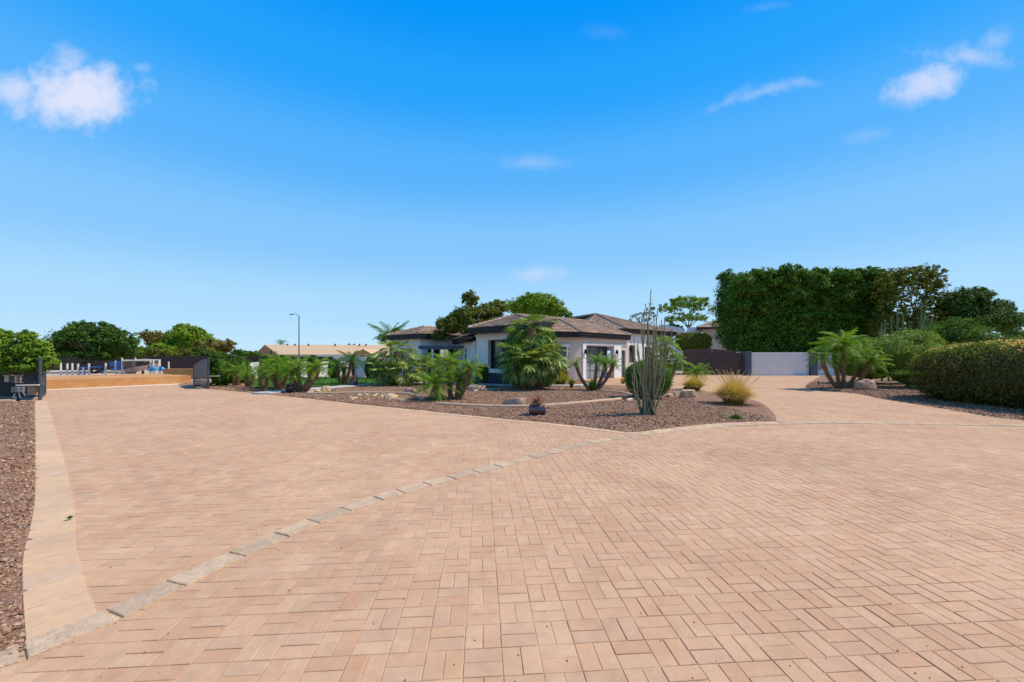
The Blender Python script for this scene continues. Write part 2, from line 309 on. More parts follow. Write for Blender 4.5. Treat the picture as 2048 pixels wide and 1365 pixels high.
rbed_poly = [(p.x, p.y) for p in S_rb] + [(32, 5.4), (60, 5.4), (60, 45), (27, 45), (27, 35.4)]
def gz(x, y):
    xy = np.array([[x, y]]); return float(height(xy)[0])
def height(xy, poly=None, seed=0):
    h = .005 + .012 * vnoise(xy, .35, 3) + .02 * (1 + vnoise(xy, 2.1, 5))
    for (mx, my, a, s) in ((1.0, 15.2, .10, 2.2), (4.3, 12.6, .06, 1.8), (-4.5, 17.5, .08, 2.0), (15.5, 17.5, .07, 2.0)):
        h = h + a * np.exp(-((xy[:, 0] - mx) ** 2 + (xy[:, 1] - my) ** 2) / (2 * s * s))
    return h
def gravel(name, poly, x0, x1, y0, y1, step, seed):
    nx, ny = int((x1 - x0) / step), int((y1 - y0) / step)
    gx, gy = np.meshgrid(np.linspace(x0, x1, nx), np.linspace(y0, y1, ny)); xy = np.stack([gx.ravel(), gy.ravel()], 1)
    ins = inside(xy, poly); d = pdist(xy, poly); sd = np.where(ins, d, -d)
    k = np.clip(sd / .14, 0, 1); z = np.where(sd < -.06, -.09, (.001) * (1 - k) + height(xy) * k)
    rs = np.random.RandomState(seed); z = z + rs.uniform(-.008, .008, len(z))
    idx = np.arange(nx * ny).reshape(ny, nx); f = np.stack([idx[:-1, :-1], idx[:-1, 1:], idx[1:, 1:], idx[1:, :-1]], -1).reshape(-1, 4)
    keep = (sd > -.6)[f].any(1); f = f[keep]
    o = link(name, np_mesh(name, np.column_stack([xy, z]), f, GRAV, smooth=False)); return props(o, kind='structure')
def ngon(name, pts, z, m, kind='structure', parent=None):
    b = MB(); b.add([(p[0], p[1], z) for p in pts], [tuple(range(len(pts)))]); o = b.obj(name, m, parent)
    if kind: o['kind'] = kind
    return o
gp = MB(); gp.add([(-1500, -300, -.14), (1500, -300, -.14), (1500, 2500, -.14), (-1500, 2500, -.14)], [(0, 1, 2, 3)]); props(gp.obj('ground', DIRT), kind='structure')
bed = gravel('gravel_bed', bed_poly, -21, 9.5, 8, 36.5, .11, 1)
lbed = gravel('left_gravel_bed', left_poly, -20, -2.5, 1.6, 16, .10, 2)
rbed = gravel('right_gravel_bed', rbed_poly, 11.5, 34, 5, 40, .16, 3)

# ------------------------------------------------------------------ driveway with every paver
drive = ngon('driveway', [(-36, -1.5), (40, -1.5), (40, 36.6), (10, 37.5), (4, 37.5), (4, 31), (-9, 22), (-13, 22.2), (-19.4, 24.6), (-25.2, 16.2), (-36, 14)], -.0034, SAND)
rng = np.random.RandomState(7)
def paver_field(poly, vpx, excl, dmin, x0, x1, y0, y1, near_cut=0):
    ang = math.atan2(1, (vpx - 1024) / F) - math.pi / 2     # rotation of the column direction from +Y
    ca, sa = math.cos(ang), math.sin(ang)
    pitch = .203
    cx, cy = (x0 + x1) / 2, (y0 + y1) / 2; R = math.hypot(x1 - x0, y1 - y0) / 2; n = int(R / pitch) + 2
    i, j = np.meshgrid(np.arange(-n, n), np.arange(-n, n)); i = i.ravel(); j = j.ravel()
    hor = (i + j) % 2 == 0; U = []; 
    bu, bv = i * pitch, j * pitch
    res = []
    for s in (-1, 1):
        u = bu + np.where(hor, 0, s * pitch / 4); v = bv + np.where(hor, s * pitch / 4, 0)
        res.append(np.stack([u, v, hor], 1))
    a = np.concatenate(res); wx = cx + a[:, 0] * ca - a[:, 1] * sa; wy = cy + a[:, 0] * sa + a[:, 1] * ca
    xy = np.stack([wx, wy], 1); m = (wx > x0) & (wx < x1) & (wy > y0) & (wy < y1) & (np.abs(wx) < wy * 1.25 * 1.15 + 1.6)
    xy = xy[m]; hr = a[m][:, 2] > .5; k = inside(xy, poly)
    for e in excl: k &= ~inside(xy, e)
    xy, hr = xy[k], hr[k]; k = np.ones(len(xy), bool)
    for ln in (S_border, S_front, S_right, S_rb):      # none may jut past its border course
        q = np.array([(p.x, p.y) for p in ln[::2]] + [(ln[-1].x, ln[-1].y)])
        for a0 in range(0, len(xy), 4000): k[a0:a0 + 4000] &= np.min(np.hypot(xy[a0:a0 + 4000, None, 0] - q[None, :, 0], xy[a0:a0 + 4000, None, 1] - q[None, :, 1]), 1) > .125
    return xy[k], hr[k], ang
def no_joints(xy): return xy
fieldA = [(-3.0, .4)] + [(20, .4)] + [(p.x, p.y) for p in reversed(S_stripe) if p.y > 9.3] + [(p.x, p.y) for p in reversed(S_front)] + [(-15.6, 21.4), (-18.3, 24.6), (-24.4, 16.4), (-18, 15.4)] + [(p.x, p.y) for p in reversed(S_border)] + [(-3.0, 2.1), (-5, 1.5)]
# right-hand drive beyond the stripe
sA = [(p.x, p.y) for p in S_stripe if p.x > 6.3]
fieldB = [(-3, 40)] + [(p.x, p.y) for p in reversed(S_right)] + sA + [(40, 9.5), (40, 36.4), (9, 36.8), (3, 36.8)]
pa = paver_field(fieldA, 962, [left_poly, bed_poly, rbed_poly], 0, -26, 18, .5, 24.8)
pb = paver_field(fieldB, 1700, [bed_poly, rbed_poly, fieldA], 0, 3, 24, 9.5, 36.6)
allxy = np.concatenate([pa[0], pb[0]]); allh = np.concatenate([pa[1], pb[1]]); alla = np.concatenate([np.full(len(pa[0]), pa[2]), np.full(len(pb[0]), pb[2])])
print('pavers', len(allxy))
# the 300 that show largest: in frame, nearest
d = allxy[:, 1]; vis = (d > 2.0) & (np.abs(allxy[:, 0]) < d * 1.249); score = np.where(vis, d, 1e9); order = np.argsort(score); near = order[:298]
# leave out those beneath the laid stripe slabs
st = np.array([(p.x, p.y) for p in S_stripe]); sdist = np.min(np.hypot(allxy[:, None, 0] - st[None, ::1, 0], allxy[:, None, 1] - st[None, ::1, 1]), 1) if len(allxy) * len(st) < 4e7 else None
mesh_var = []
def paver_mesh(k):
    r = random.Random(k); b = MB(); L, Wd, bv = .0995 - r.uniform(0, .0014), .0488 - r.uniform(0, .0014), .003
    ring = lambda q, z: [(-L + q, -Wd + q, z), (L - q, -Wd + q, z), (L - q, Wd - q, z), (-L + q, Wd - q, z)]
    vs = ring(0, -.05) + ring(0, -bv * .8) + ring(bv, 0 + r.uniform(-.0006, .0006))
    fs = [(8, 9, 10, 11)] + [(l * 4 + q, l * 4 + (q + 1) % 4, l * 4 + 4 + (q + 1) % 4, l * 4 + 4 + q) for l in (0, 1) for q in range(4)]
    b.add(vs, fs, 0, 0.0); return b.mesh('paver', PAV)
mesh_var = [paver_mesh(k) for k in range(6)]
nearset = np.zeros(len(allxy), bool); nearset[near] = True
for q in near:
    x, y = allxy[q]; a = alla[q] + (0 if allh[q] else math.pi / 2)
    link('paver', mesh_var[rng.randint(6)], drive, (x + rng.uniform(-.001, .001), y + rng.uniform(-.001, .001), .001 + rng.uniform(-.0015, .0018)), (rng.uniform(-.006, .006), rng.uniform(-.006, .006), a + rng.uniform(-.006, .006)))
xy = allxy[~nearset]; hh = allh[~nearset]; aa = alla[~nearset]; n = len(xy)
a = aa + np.where(hh, 0, math.pi / 2) + rng.uniform(-.006, .006, n); hl = .0995 - rng.uniform(0, .0016, n); hw = .0488 - rng.uniform(0, .0015, n)
top = rng.uniform(-.0015, .0018, n); tx = rng.uniform(-.006, .006, n); ty = rng.uniform(-.006, .006, n); xy = xy + rng.uniform(-.001, .001, (n, 2))
bev = np.full(n, .003); ca, sa = np.cos(a), np.sin(a); V = []
for (q, zz) in ((0, -.05), (0, -.0025), (1, 0)):
    for (sx, sy) in ((-1, -1), (1, -1), (1, 1), (-1, 1)):
        lx = sx * (hl - q * bev); ly = sy * (hw - q * bev); V.append(np.stack([xy[:, 0] + lx * ca - ly * sa, xy[:, 1] + lx * sa + ly * ca, top + zz + (lx * tx + ly * ty if zz > -.05 else 0)], 1))
V = np.stack(V, 1).reshape(-1, 3)
FS = [(8, 9, 10, 11)] + [(l * 4 + q, l * 4 + (q + 1) % 4, l * 4 + 4 + (q + 1) % 4, l * 4 + 4 + q) for l in (1, 0) for q in range(4)]
farm = xy[:, 1] > 15
fs = []; tn = []
tv = rng.uniform(0, 1, n)
for qi, f in enumerate(FS):
    sel = np.arange(n)
    fs.append(np.array(f)[None] + 12 * sel[:, None]); tn.append(tv[sel])
o = link('paver_field', np_mesh('paver_field', V, np.concatenate(fs), PAV, np.concatenate(tn)), drive); o['kind'] = 'stuff'
# border and stripe blocks, each one its own part
blocks = []
def band(line, width, seg, side, m, lift, jit=.0, start=0.0):
    """blocks along a smooth line; side=+1 puts the block to the left of the direction of travel"""
    s = [0]
    for i in range(1, len(line)): s.append(s[-1] + (line[i] - line[i - 1]).length)
    def at(t):
        t = min(max(t, 0), s[-1] - 1e-4); i = int(np.searchsorted(s, t, 'right')) - 1; i = min(i, len(line) - 2)
        k = (t - s[i]) / max(s[i + 1] - s[i], 1e-6); p = line[i].lerp(line[i + 1], k)
        a_ = line[max(i - 3, 0)]; b_ = line[min(i + 4, len(line) - 1)]; d_ = (b_ - a_).normalized(); return p, Vector((-d_.y, d_.x)) * side
    t = start; r = random.Random(int(width * 1000) + len(line))
    while t < s[-1]:
        l = seg * (1 + r.uniform(-jit, jit)); g = .006 + .006 * r.random(); sk = r.uniform(-.05, .05) * jit * 2
        (p0, n0), (p1, n1) = at(t + g), at(min(t + l, s[-1]) - g); t += l
        w0, w1 = width * (1 + r.uniform(-.02, .02)), width * (1 + r.uniform(-.02, .02)); zt = lift + r.uniform(-.002, .002)
        q = [p0, p1, p1 + n1 * w1, p0 + n0 * w0]
        if side < 0: q = [q[0], q[3], q[2], q[1]]
        c0 = sum(q, Vector((0, 0))) / 4
        if abs(c0.x) > c0.y * 1.25 + 1.5 or c0.y < .8: continue
        b = MB(); bv = .006; vs = []
        for z, f_ in ((-.05, 0), (zt - bv, 0), (zt, bv)):
            for e in q: dd = (c0 - e).normalized(); pp = e + dd * f_ - c0; vs.append((pp.x, pp.y, z))
        b.add(vs, [(8, 9, 10, 11)] + [(l_ * 4 + k, l_ * 4 + (k + 1) % 4, l_ * 4 + 4 + (k + 1) % 4, l_ * 4 + 4 + k) for l_ in (0, 1) for k in range(4)], 0, r.random())
        blocks.append((c0.y, c0, b, m))
band(S_border, .29, .3, -1, BORD, .008, .12)
band(S_front, .22, .32, -1, BORD, .007, .1)
band([p for p in S_right if p.y < 21], .2, .3, -1, BORD2, .007, .1)
band([p for p in S_rb if p.y > 8.5 and p.y < 40], .2, .3, 1, BORD2, .007, .1)
S_band = [p + Vector((-d_.y, d_.x)) * .11 for p, d_ in ((S_stripe[i], (S_stripe[min(i + 2, len(S_stripe) - 1)] - S_stripe[max(i - 2, 0)]).normalized()) for i in range(len(S_stripe)))]
band(S_band, .20, .38, -1, STRIP, .0115, .2)
blocks.sort(key=lambda t: t[0])
for i, (dd, c0, b, m) in enumerate(blocks[:299]): b.obj('border_block', m, drive, (c0.x, c0.y, 0))
rest = MB()
for (dd, c0, b, m) in blocks[299:]: rest.add([(v[0] + c0.x, v[1] + c0.y, v[2]) for v in b.v], b.f, 0, b.t[0])
if rest.v: rest.obj('border_run', BORD, drive)['kind'] = 'stuff'
print('blocks', len(blocks))
# moss tuft at the left border and small grit
def grit():
    r = np.random.RandomState(5); n = 520; V_ = []; F_ = []
    yy = 2.0 + r.rand(n) ** 1.3 * 12; xx = r.uniform(-1.25, 1.25, n) * yy
    pts = np.stack([xx, yy], 1); k = inside(pts, fieldA) & ~inside(pts, bed_poly); pts = pts[k]
    b = MB()
    for (x, y) in pts:
        s = r.uniform(.002, .007); a_ = r.uniform(0, 6.28); q = [(x + s * math.cos(a_ + j * 1.57) * r.uniform(.6, 1.5), y + s * math.sin(a_ + j * 1.57) * r.uniform(.6, 1.5), .003) for j in range(4)]
        b.add(q + [(x, y, .003 + s)], [(0, 1, 4), (1, 2, 4), (2, 3, 4), (3, 0, 4)], 0, r.rand())
    o = b.obj('grit', STON, drive); o['kind'] = 'stuff'
grit()

# loose gravel stones
def stones(name, poly, n, box, size, seed, parent):
    r = np.random.RandomState(seed); xy = np.stack([r.uniform(box[0], box[1], n), r.uniform(box[2], box[3], n)], 1)
    k = inside(xy, poly) & (np.abs(xy[:, 0]) < xy[:, 1] * 1.4 + 1)
    dd = pdist(xy[k], poly); xy = xy[k]; dd = dd
    z = np.where(dd < .14, .001 + (height(xy) - .001) * (dd / .14), height(xy)); n = len(xy)
    base = np.array([(1, 0, 0), (0, 1, 0), (-1, 0, 0), (0, -1, 0), (0, 0, .7), (0, 0, -.5)], float)
    v = base[None] * r.uniform(.55, 1.3, (n, 6, 1)) * (size * r.uniform(.6, 1.35, n))[:, None, None]
    v += r.normal(0, size * .12, v.shape)
    a = r.uniform(0, 6.28, n); ca, sa = np.cos(a)[:, None], np.sin(a)[:, None]
    vx = v[..., 0] * ca - v[..., 1] * sa * .75; vy = v[..., 0] * sa + v[..., 1] * ca * .75; tl = r.normal(0, .5, (n, 1))
    vz = v[..., 2] * .8 + vx * tl * .5
    V = np.stack([vx + xy[:, :1], vy + xy[:, 1:], vz + z[:, None] + size * .25], -1).reshape(-1, 3)
    tri = np.array([(0, 1, 4), (1, 2, 4), (2, 3, 4), (3, 0, 4), (1, 0, 5), (2, 1, 5), (3, 2, 5), (0, 3, 5)])
    f = (tri[None] + 6 * np.arange(n)[:, None, None]).reshape(-1, 3)
    o = link(name, np_mesh(name, V, f, STON, np.repeat(r.rand(n), 8)), parent); o['kind'] = 'stuff'
stones('gravel_stones', left_poly, 42000, (-7.5, -2.6, 1.8, 6.5), .015, 11, lbed)
stones('gravel_stones', left_poly, 26000, (-20, -6, 5.5, 15.6), .028, 12, lbed)
stones('gravel_stones', bed_poly, 60000, (-9, 6.6, 8.4, 20), .027, 13, bed)
stones('gravel_stones', bed_poly, 20000, (-18, 5, 15, 28), .036, 14, bed)
stones('gravel_stones', rbed_poly, 30000, (12, 24, 9, 26), .033, 15, rbed)

# ------------------------------------------------------------------ paths, curbs, lawn, street
def strip(name, pts, w, z, m, th=.12, kind='structure'):
    ln = smooth_line(pts, .4); b = MB(); vs = []; n = len(ln)
    for i, p in enumerate(ln):
        d_ = (ln[min(i + 1, n - 1)] - ln[max(i - 1, 0)]).normalized(); nn = Vector((-d_.y, d_.x)) * w / 2
        for q, zz in ((p - nn, -th), (p - nn, z), (p + nn, z), (p + nn, -th)): vs.append((q.x, q.y, zz))
    fs = [(i * 4 + k + 1, i * 4 + k, i * 4 + k + 4, i * 4 + k + 5) for i in range(n - 1) for k in range(3)] + [(0, 1, 2, 3), (n * 4 - 1, n * 4 - 2, n * 4 - 3, n * 4 - 4)]
    b.add(vs, fs); o = b.obj(name, m)
    return props(o, kind=kind)
strip('garden_path', [G(521,789.5), G(571,784), G(627,780), G(667,776.8), G(760,769.5), G(860,768), G(960,771), G(1033,773), G(1105,773), G(1168,772.5), G(1200,767)], .85, .075, PATH)
lawnp = [G(500,777), G(571,781), G(627,777), G(667,774), G(762,767), G(762,760), G(700,757), G(600,758), G(500,760)]
lawn = ngon('lawn', lawnp, .085, LAWN)
def turf():
    r = np.random.RandomState(3); n = 26000; xy = np.stack([r.uniform(-20, -7.5, n), r.uniform(19, 34, n)], 1); xy = xy[inside(xy, lawnp)]; n = len(xy)
    s = .03; a = r.uniform(0, 6.28, n); dx, dy = np.cos(a) * s, np.sin(a) * s; z = np.full(n, .085)
    V = np.stack([np.stack([xy[:, 0] - dx, xy[:, 1] - dy, z], 1), np.stack([xy[:, 0] + dx, xy[:, 1] + dy, z], 1), np.stack([xy[:, 0] + r.normal(0, .02, n), xy[:, 1] + r.normal(0, .02, n), z + r.uniform(.02, .05, n)], 1)], 1).reshape(-1, 3)
    link('grass_blades', np_mesh('grass_blades', V, np.arange(n * 3).reshape(-1, 3), LAWN, r.rand(n)), lawn)['kind'] = 'stuff'
turf()
def curb(pts, label):
    ln = smooth_line(pts, .2); v3 = [(p.x, p.y, gz(p.x, p.y) + .03) for p in ln]; c0 = v3[len(v3) // 2]
    b = MB(); n = len(v3)
    for i, p in enumerate(ln):
        d_ = (ln[min(i + 1, n - 1)] - ln[max(i - 1, 0)]).normalized(); nn = Vector((-d_.y, d_.x)); z = v3[i][2]
        for (o_, h_) in ((-.065, -.12), (-.06, .015), (-.035, .045), (.035, .045), (.06, .015), (.065, -.12)):
            b.v.append((p.x + nn.x * o_ - c0[0], p.y + nn.y * o_ - c0[1], z + h_ - c0[2]))
    for i in range(n - 1):
        for k in range(5): b.f.append((i * 6 + k + 1, i * 6 + k, i * 6 + k + 6, i * 6 + k + 7)); b.m.append(0); b.t.append(.5)
    for e in ((0, 1, 2, 3, 4, 5), tuple(n * 6 - 1 - k for k in range(6))): b.f.append(e); b.m.append(0); b.t.append(.5)
    props(b.obj('garden_curb', CURB, None, c0), label, 'curb', 'cast garden curbs in the gravel')
curb([G(632,783), G(621,786), G(617,788.5), G(625,790), G(718,791), G(784,792.3), G(816,794.4), G(834,799), G(846,804.5)], 'long thin curb looping round the tan boulder at the left of the gravel bed')
curb([G(872,812), G(905,815), G(955,817.8), G(1034,819.8), G(1091,819), G(1171,813.5), G(1225,807), G(1258,799.5), G(1265,795), G(1241,788), G(1194,784)], 'curved pinkish curb passing behind the pot with rusty spiky leaves')
curb([G(1252,809), G(1272,802), G(1300,796), G(1345,793)], 'short curb running behind the tall bare stemmed succulent')
curb([G(947,787), G(985,783), G(1035,777.5)], 'short straight curb running right from the dark layered rock')
curb([(-17.6, 14.5), (-22, 13.8), (-27, 13.2)], 'pale curb crossing the gravel at the far left')

strip('street', [(-60, -8), (-26.5, 14.5), (-21.2, 23.2), (-12, 40)], 2.4, -.004, ROAD)
def embankment():
    b = MB(); f0 = [(-40, -4), (-26.5, 15.6), (-23.2, 20.6), (-20.1, 25.7)]; w = (-4.6, 3.0)
    vs = []
    for (x, y) in f0: vs += [(x, y, -.14), (x - .03, y + .02, .45), (x + w[0], y + w[1] * .9, .47), (x + w[0] - .4, y + w[1], -.14)]
    fs = [(i * 4 + k, i * 4 + k + 4, i * 4 + k + 5, i * 4 + k + 1) for i in range(3) for k in range(3)] + [(0, 1, 2, 3), (15, 14, 13, 12)]
    b.add(vs, fs); t = empty('low_wall', (-22, 22, 0), 'wide ochre low wall across the street behind the open gates', 'wall')
    o = b.obj('wall_face', EARTH, t, (22, -22, 0))
    b = MB(); b.box(-26.4, -23.6, 31.0, 31.7, -.14, .72); b.obj('end_block', EARTH, t, (22, -22, 0))
embankment()
pg = ngon('playground_sand', [(-60, 20), (-30, 24), (-16, 32), (-16, 62), (-90, 62)], -.06, DIRT)
def box_thing(name, m, p0, p1, z0, z1, th, label, cat, group=None, parent=None, cap=None):
    p0, p1 = Vector(p0), Vector(p1); d_ = p1 - p0; L_ = d_.length; a_ = math.atan2(d_.y, d_.x)
    b = MB(); b.bbox(0, L_, -th / 2, th / 2, z0, z1, .012); o = b.obj(name, m, parent, (p0.x, p0.y, 0), (0, 0, a_))
    if label: props(o, label, cat, group)
    return o
box_thing('screen_wall', ASPH, (-75, 50), (-36.5, 56), -.1, 1.75, .25, 'dark brown boundary wall behind the playground, left stretch', 'wall')
box_thing('screen_wall', ASPH, (-36.2, 56), (-24, 55), -.1, 1.7, .25, 'dark brown boundary wall right of the spiral slide', 'wall')

# ------------------------------------------------------------------ foliage
def leafcloud(cen, nrm, size, r, asp=.55):
    n = len(cen); q = r.normal(size=(n, 3)); nn = nrm / np.maximum(np.linalg.norm(nrm, axis=1, keepdims=True), 1e-6)
    u = np.cross(nn, q); u /= np.maximum(np.linalg.norm(u, axis=1, keepdims=True), 1e-6); v = np.cross(nn, u)
    s = size[:, None]
    V = np.stack([cen - u * s * .5, cen - v * s * .5 * asp + nn * s * .06, cen + u * s * .5 - nn * s * .1, cen + v * s * .5 * asp + nn * s * .06], 1).reshape(-1, 3)
    return V, np.arange(n * 4).reshape(-1, 4)
def crown_mesh(name, m, lobes, n, size, seed, p=2.0, clump=.28, fill=.3, core=.72, per=26, up=.35, flat=0, shell=.0):
    r = np.random.RandomState(seed); lobes = np.array(lobes, float); area = (lobes[:, 3] * lobes[:, 4] + lobes[:, 3] * lobes[:, 5] + lobes[:, 4] * lobes[:, 5]); area /= area.sum()
    nc = max(6, n // per); li = r.choice(len(lobes), nc, p=area); dr = r.normal(size=(nc, 3)); dr[:, 2] = np.where(dr[:, 2] < -.3, -dr[:, 2] * .5, dr[:, 2]) if p < 3 else dr[:, 2]
    dr /= np.linalg.norm(dr, axis=1, keepdims=True)
    rad = 1 / (np.abs(dr) ** p).sum(1) ** (1 / p)
    rr = rad * np.where(r.rand(nc) < fill, r.uniform(.45, .85, nc), r.uniform(.86, 1.04, nc))
    cc = lobes[li, :3] + dr * rr[:, None] * lobes[li, 3:]
    cr = clump * lobes[li, 3:].min(1) * r.uniform(.55, 1.3, nc) if not isinstance(clump, tuple) else np.full(nc, clump[0]) * r.uniform(.6, 1.3, nc)
    ci = r.randint(0, nc, n); off = r.normal(size=(n, 3)); off /= np.linalg.norm(off, axis=1, keepdims=True); off *= (r.rand(n) ** .5)[:, None]
    cen = cc[ci] + off * cr[ci][:, None] * np.array([1, 1, .75])
    nrm = off * .9 + dr[ci] * .5 + r.normal(0, .45, (n, 3)); nrm[:, 2] += up
    ex = r.rand(nc) < .16     # stray shoots standing out of the outline
    mk = ex[ci] & (r.rand(n) < .7); cen[mk] += (dr[ci] * lobes[li[ci], 3:].min(1)[:, None] * .13 + np.array([0, 0, .04]) * lobes[li[ci], 5][:, None])[mk]
    if shell:
        ns = int(n * shell); l2 = r.choice(len(lobes), ns, p=area); d2 = r.normal(size=(ns, 3)); d2 /= np.linalg.norm(d2, axis=1, keepdims=True)
        q2 = 1 / (np.abs(d2) ** p).sum(1) ** (1 / p); cen[:ns] = lobes[l2, :3] + d2 * (q2 * (r.uniform(.88, 1.0, ns) + np.abs(r.normal(0, .03, ns))))[:, None] * lobes[l2, 3:]
        gn = np.sign(d2) * np.abs(d2) ** (p - 1) / lobes[l2, 3:]; gn /= np.linalg.norm(gn, axis=1, keepdims=True); nrm[:ns] = gn + r.normal(0, .5, (ns, 3)); nrm[:ns, 2] += up * .6
    V, Fq = leafcloud(cen, nrm, size * r.uniform(.6, 1.35, n), r)
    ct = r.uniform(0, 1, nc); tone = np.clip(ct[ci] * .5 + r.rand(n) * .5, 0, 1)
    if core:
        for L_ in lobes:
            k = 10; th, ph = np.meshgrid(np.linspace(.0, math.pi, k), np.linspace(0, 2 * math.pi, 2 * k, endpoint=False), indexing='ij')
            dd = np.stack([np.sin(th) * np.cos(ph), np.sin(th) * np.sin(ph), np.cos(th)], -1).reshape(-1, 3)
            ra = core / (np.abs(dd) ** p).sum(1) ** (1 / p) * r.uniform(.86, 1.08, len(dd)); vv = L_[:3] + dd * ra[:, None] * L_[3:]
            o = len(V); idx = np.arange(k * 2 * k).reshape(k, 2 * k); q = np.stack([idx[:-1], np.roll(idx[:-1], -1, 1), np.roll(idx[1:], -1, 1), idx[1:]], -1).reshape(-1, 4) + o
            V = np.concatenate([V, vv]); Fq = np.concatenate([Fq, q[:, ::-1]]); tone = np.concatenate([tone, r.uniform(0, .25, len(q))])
    return np_mesh(name, V, Fq, m, tone)
def trunk_mesh(base_r, forks, seed, n=7, m=BARK):
    r = random.Random(seed); b = MB()
    for pts, r0, r1 in forks:
        k = len(pts); rad = [r0 + (r1 - r0) * i / (k - 1) for i in range(k)]; b.tube(pts, rad, n, 0, .5)
    return b.mesh('trunk', m, True)
def limbs(top, spread, h0, seed, nl=5, r0=.12, base=(0, 0)):
    """a trunk from the ground to h0, then limbs fanning to height top"""
    r = random.Random(seed); f = [([(base[0], base[1], -.1), (base[0] + .03, base[1], h0 * .5), (base[0] + r.uniform(-.08, .08), base[1], h0)], r0, r0 * .75)]
    x, y, z = f[0][0][-1]
    for i in range(nl):
        a_ = 2 * math.pi * (i + r.random() * .6) / nl; s = spread * r.uniform(.5, 1); zt = top * r.uniform(.75, 1)
        m1 = (x + s * .35 * math.cos(a_), y + s * .35 * math.sin(a_), h0 + (zt - h0) * .4); e = (x + s * math.cos(a_), y + s * math.sin(a_), zt)
        f.append(([(x, y, z - .05), m1, e], r0 * .55, r0 * .12))
        for j in range(2):
            a2 = a_ + r.uniform(-.9, .9); f.append(([m1, (m1[0] + s * .4 * math.cos(a2), m1[1] + s * .4 * math.sin(a2), m1[2] + (zt - m1[2]) * r.uniform(.4, .9))], r0 * .28, r0 * .08))
    return f
def tree(name, label, px, dist, yt, yb, wpx, m, n, leaf_s, seed, lobes=None, cat='tree', group=None, nl=7, dens=.72, depth=1.0, p=2.0, clump=.33, fill=.3, trunk=True, base_py=None, up=.35, per=26, r0=None, trm=BARK, flatten=.5):
    k = dist / F; x = X(px, dist); t = empty(name, (x, dist, 0), label, cat, group); zt, zb, w = Z(yt, dist), max(Z(yb, dist), .0), wpx * k
    r = random.Random(seed)
    if lobes is None:
        lobes = []; hz = (zt - zb) / 2; cz = (zt + zb) / 2
        lobes.append((0, 0, cz - hz * .1, w * .62, w * .62 * depth, hz * .80))
        for i in range(nl):
            a_ = 2 * math.pi * i / nl + r.uniform(-.3, .3); q = r.uniform(.42, .6); s = r.uniform(.34, .5)
            zz = cz + hz * r.uniform(-.45, .5); s2 = min(s * w, hz * .62)
            lobes.append((w * q * math.cos(a_) * 1.05, w * q * math.sin(a_) * depth, zz, w * s, w * s * depth, s2))
    else: lobes = [((lx - px) * k, ly, Z(lz, dist), lw * k, lw * k * ld, lh * k) for (lx, ly, lz, lw, ld, lh) in lobes]
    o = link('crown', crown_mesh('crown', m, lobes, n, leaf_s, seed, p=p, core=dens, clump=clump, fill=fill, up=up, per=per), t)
    if trunk:
        rr = r0 or max(.05, w * .06); h0 = max(.3, zb + (zt - zb) * .12)
        link('trunk', trunk_mesh(rr, limbs(zt * .85 if zt > 1.5 else zt * .7, w * .7, h0, seed, r0=rr), seed, m=trm), t)
    return t
BG = 'trees behind the property'
tree('shade_tree', 'leafy mid green tree hanging over the charcoal wall at the far left edge', -25, 16.0, 662, 752, 72, L_FRESH, 24000, .11, 1, r0=.09,
     lobes=[(10,0,715,45,.5,34),(55,.1,712,38,.5,32),(80,.1,724,24,.6,22),(-20,0,702,45,.6,38),(45,0,738,44,.4,15),(8,0,676,12,1,16),(52,0,680,14,1,18),(78,.1,696,12,1,16),(-10,0,738,40,.5,16),(-50,0,735,40,.9,16)], dens=.5, clump=.42)
tree('shade_tree', 'large dark broad-crowned tree behind the row of playground posts', 180, 44, 645, 730, 92, L_DARK, 20000, .27, 2,
     lobes=[(183,0,684,52,.8,34),(130,0,694,34,.8,30),(232,0,692,34,.8,32),(165,0,668,26,.8,22),(205,0,664,24,.8,18),(258,0,700,14,.8,22),(112,0,700,18,.8,22),(183,1,712,70,.8,16),(150,0,655,10,1,10),(175,0,652,9,1,8),(240,0,666,8,1,9)], dens=.6, r0=.22)
tree('background_tree', 'greyish thin-leaved tree left of the bright green tree beyond the playground', 322, 78, 656, 712, 34, L_BROWN, 4500, .4, 3, group=BG, dens=.5)
tree('background_tree', 'tall bright green tree beyond the playground', 376, 72, 648, 716, 46, L_LIME, 8000, .4, 4, group=BG, lobes=[(372,0,680,30,.9,28),(352,0,694,26,.9,20),(404,0,690,24,.9,22),(368,0,662,18,.9,13),(395,0,668,14,.9,12)])
tree('background_tree', 'low olive brown tree just left of the tan-roofed house', 428, 66, 680, 716, 38, L_BROWN, 5000, .34, 5, group=BG)
tree('background_tree', 'pale dry shrub tree right of the large dark tree', 275, 84, 692, 716, 24, L_OLIVE, 2500, .4, 6, group=BG)
tree('background_tree', 'low lime tree under the greyish thin-leaved tree', 322, 68, 684, 716, 32, L_LIME, 4000, .34, 7, group=BG)
tree('background_tree', 'low pale green shrubs in front of the bright green tree', 385, 62, 692, 722, 44, L_OLIVE, 5000, .26, 77, group=BG)
tree('background_tree', 'low green shrub behind the wall above the light blue tunnel', 312, 60, 694, 724, 20, L_OLIVE, 2500, .24, 78, group=BG)
tree('background_tree', 'low dark shrub behind the wall just left of the right gate leaf', 408, 58, 694, 724, 22, L_DARK, 2500, .24, 79, group=BG)
tree('background_tree', 'small green tree peeking over shrubs left of the tan gable', 492, 62, 700, 718, 30, L_MID, 3500, .26, 8, group=BG)
tree('background_tree', 'rounded far tree just above the tan roof near its right end', 703, 110, 684, 712, 11, L_DARK, 1200, .4, 9, group=BG)
tree('background_tree', 'leafy tree behind the feather palm left of the house', 800, 46, 655, 712, 46, L_DARK, 8000, .2, 10, group=BG, dens=.5)
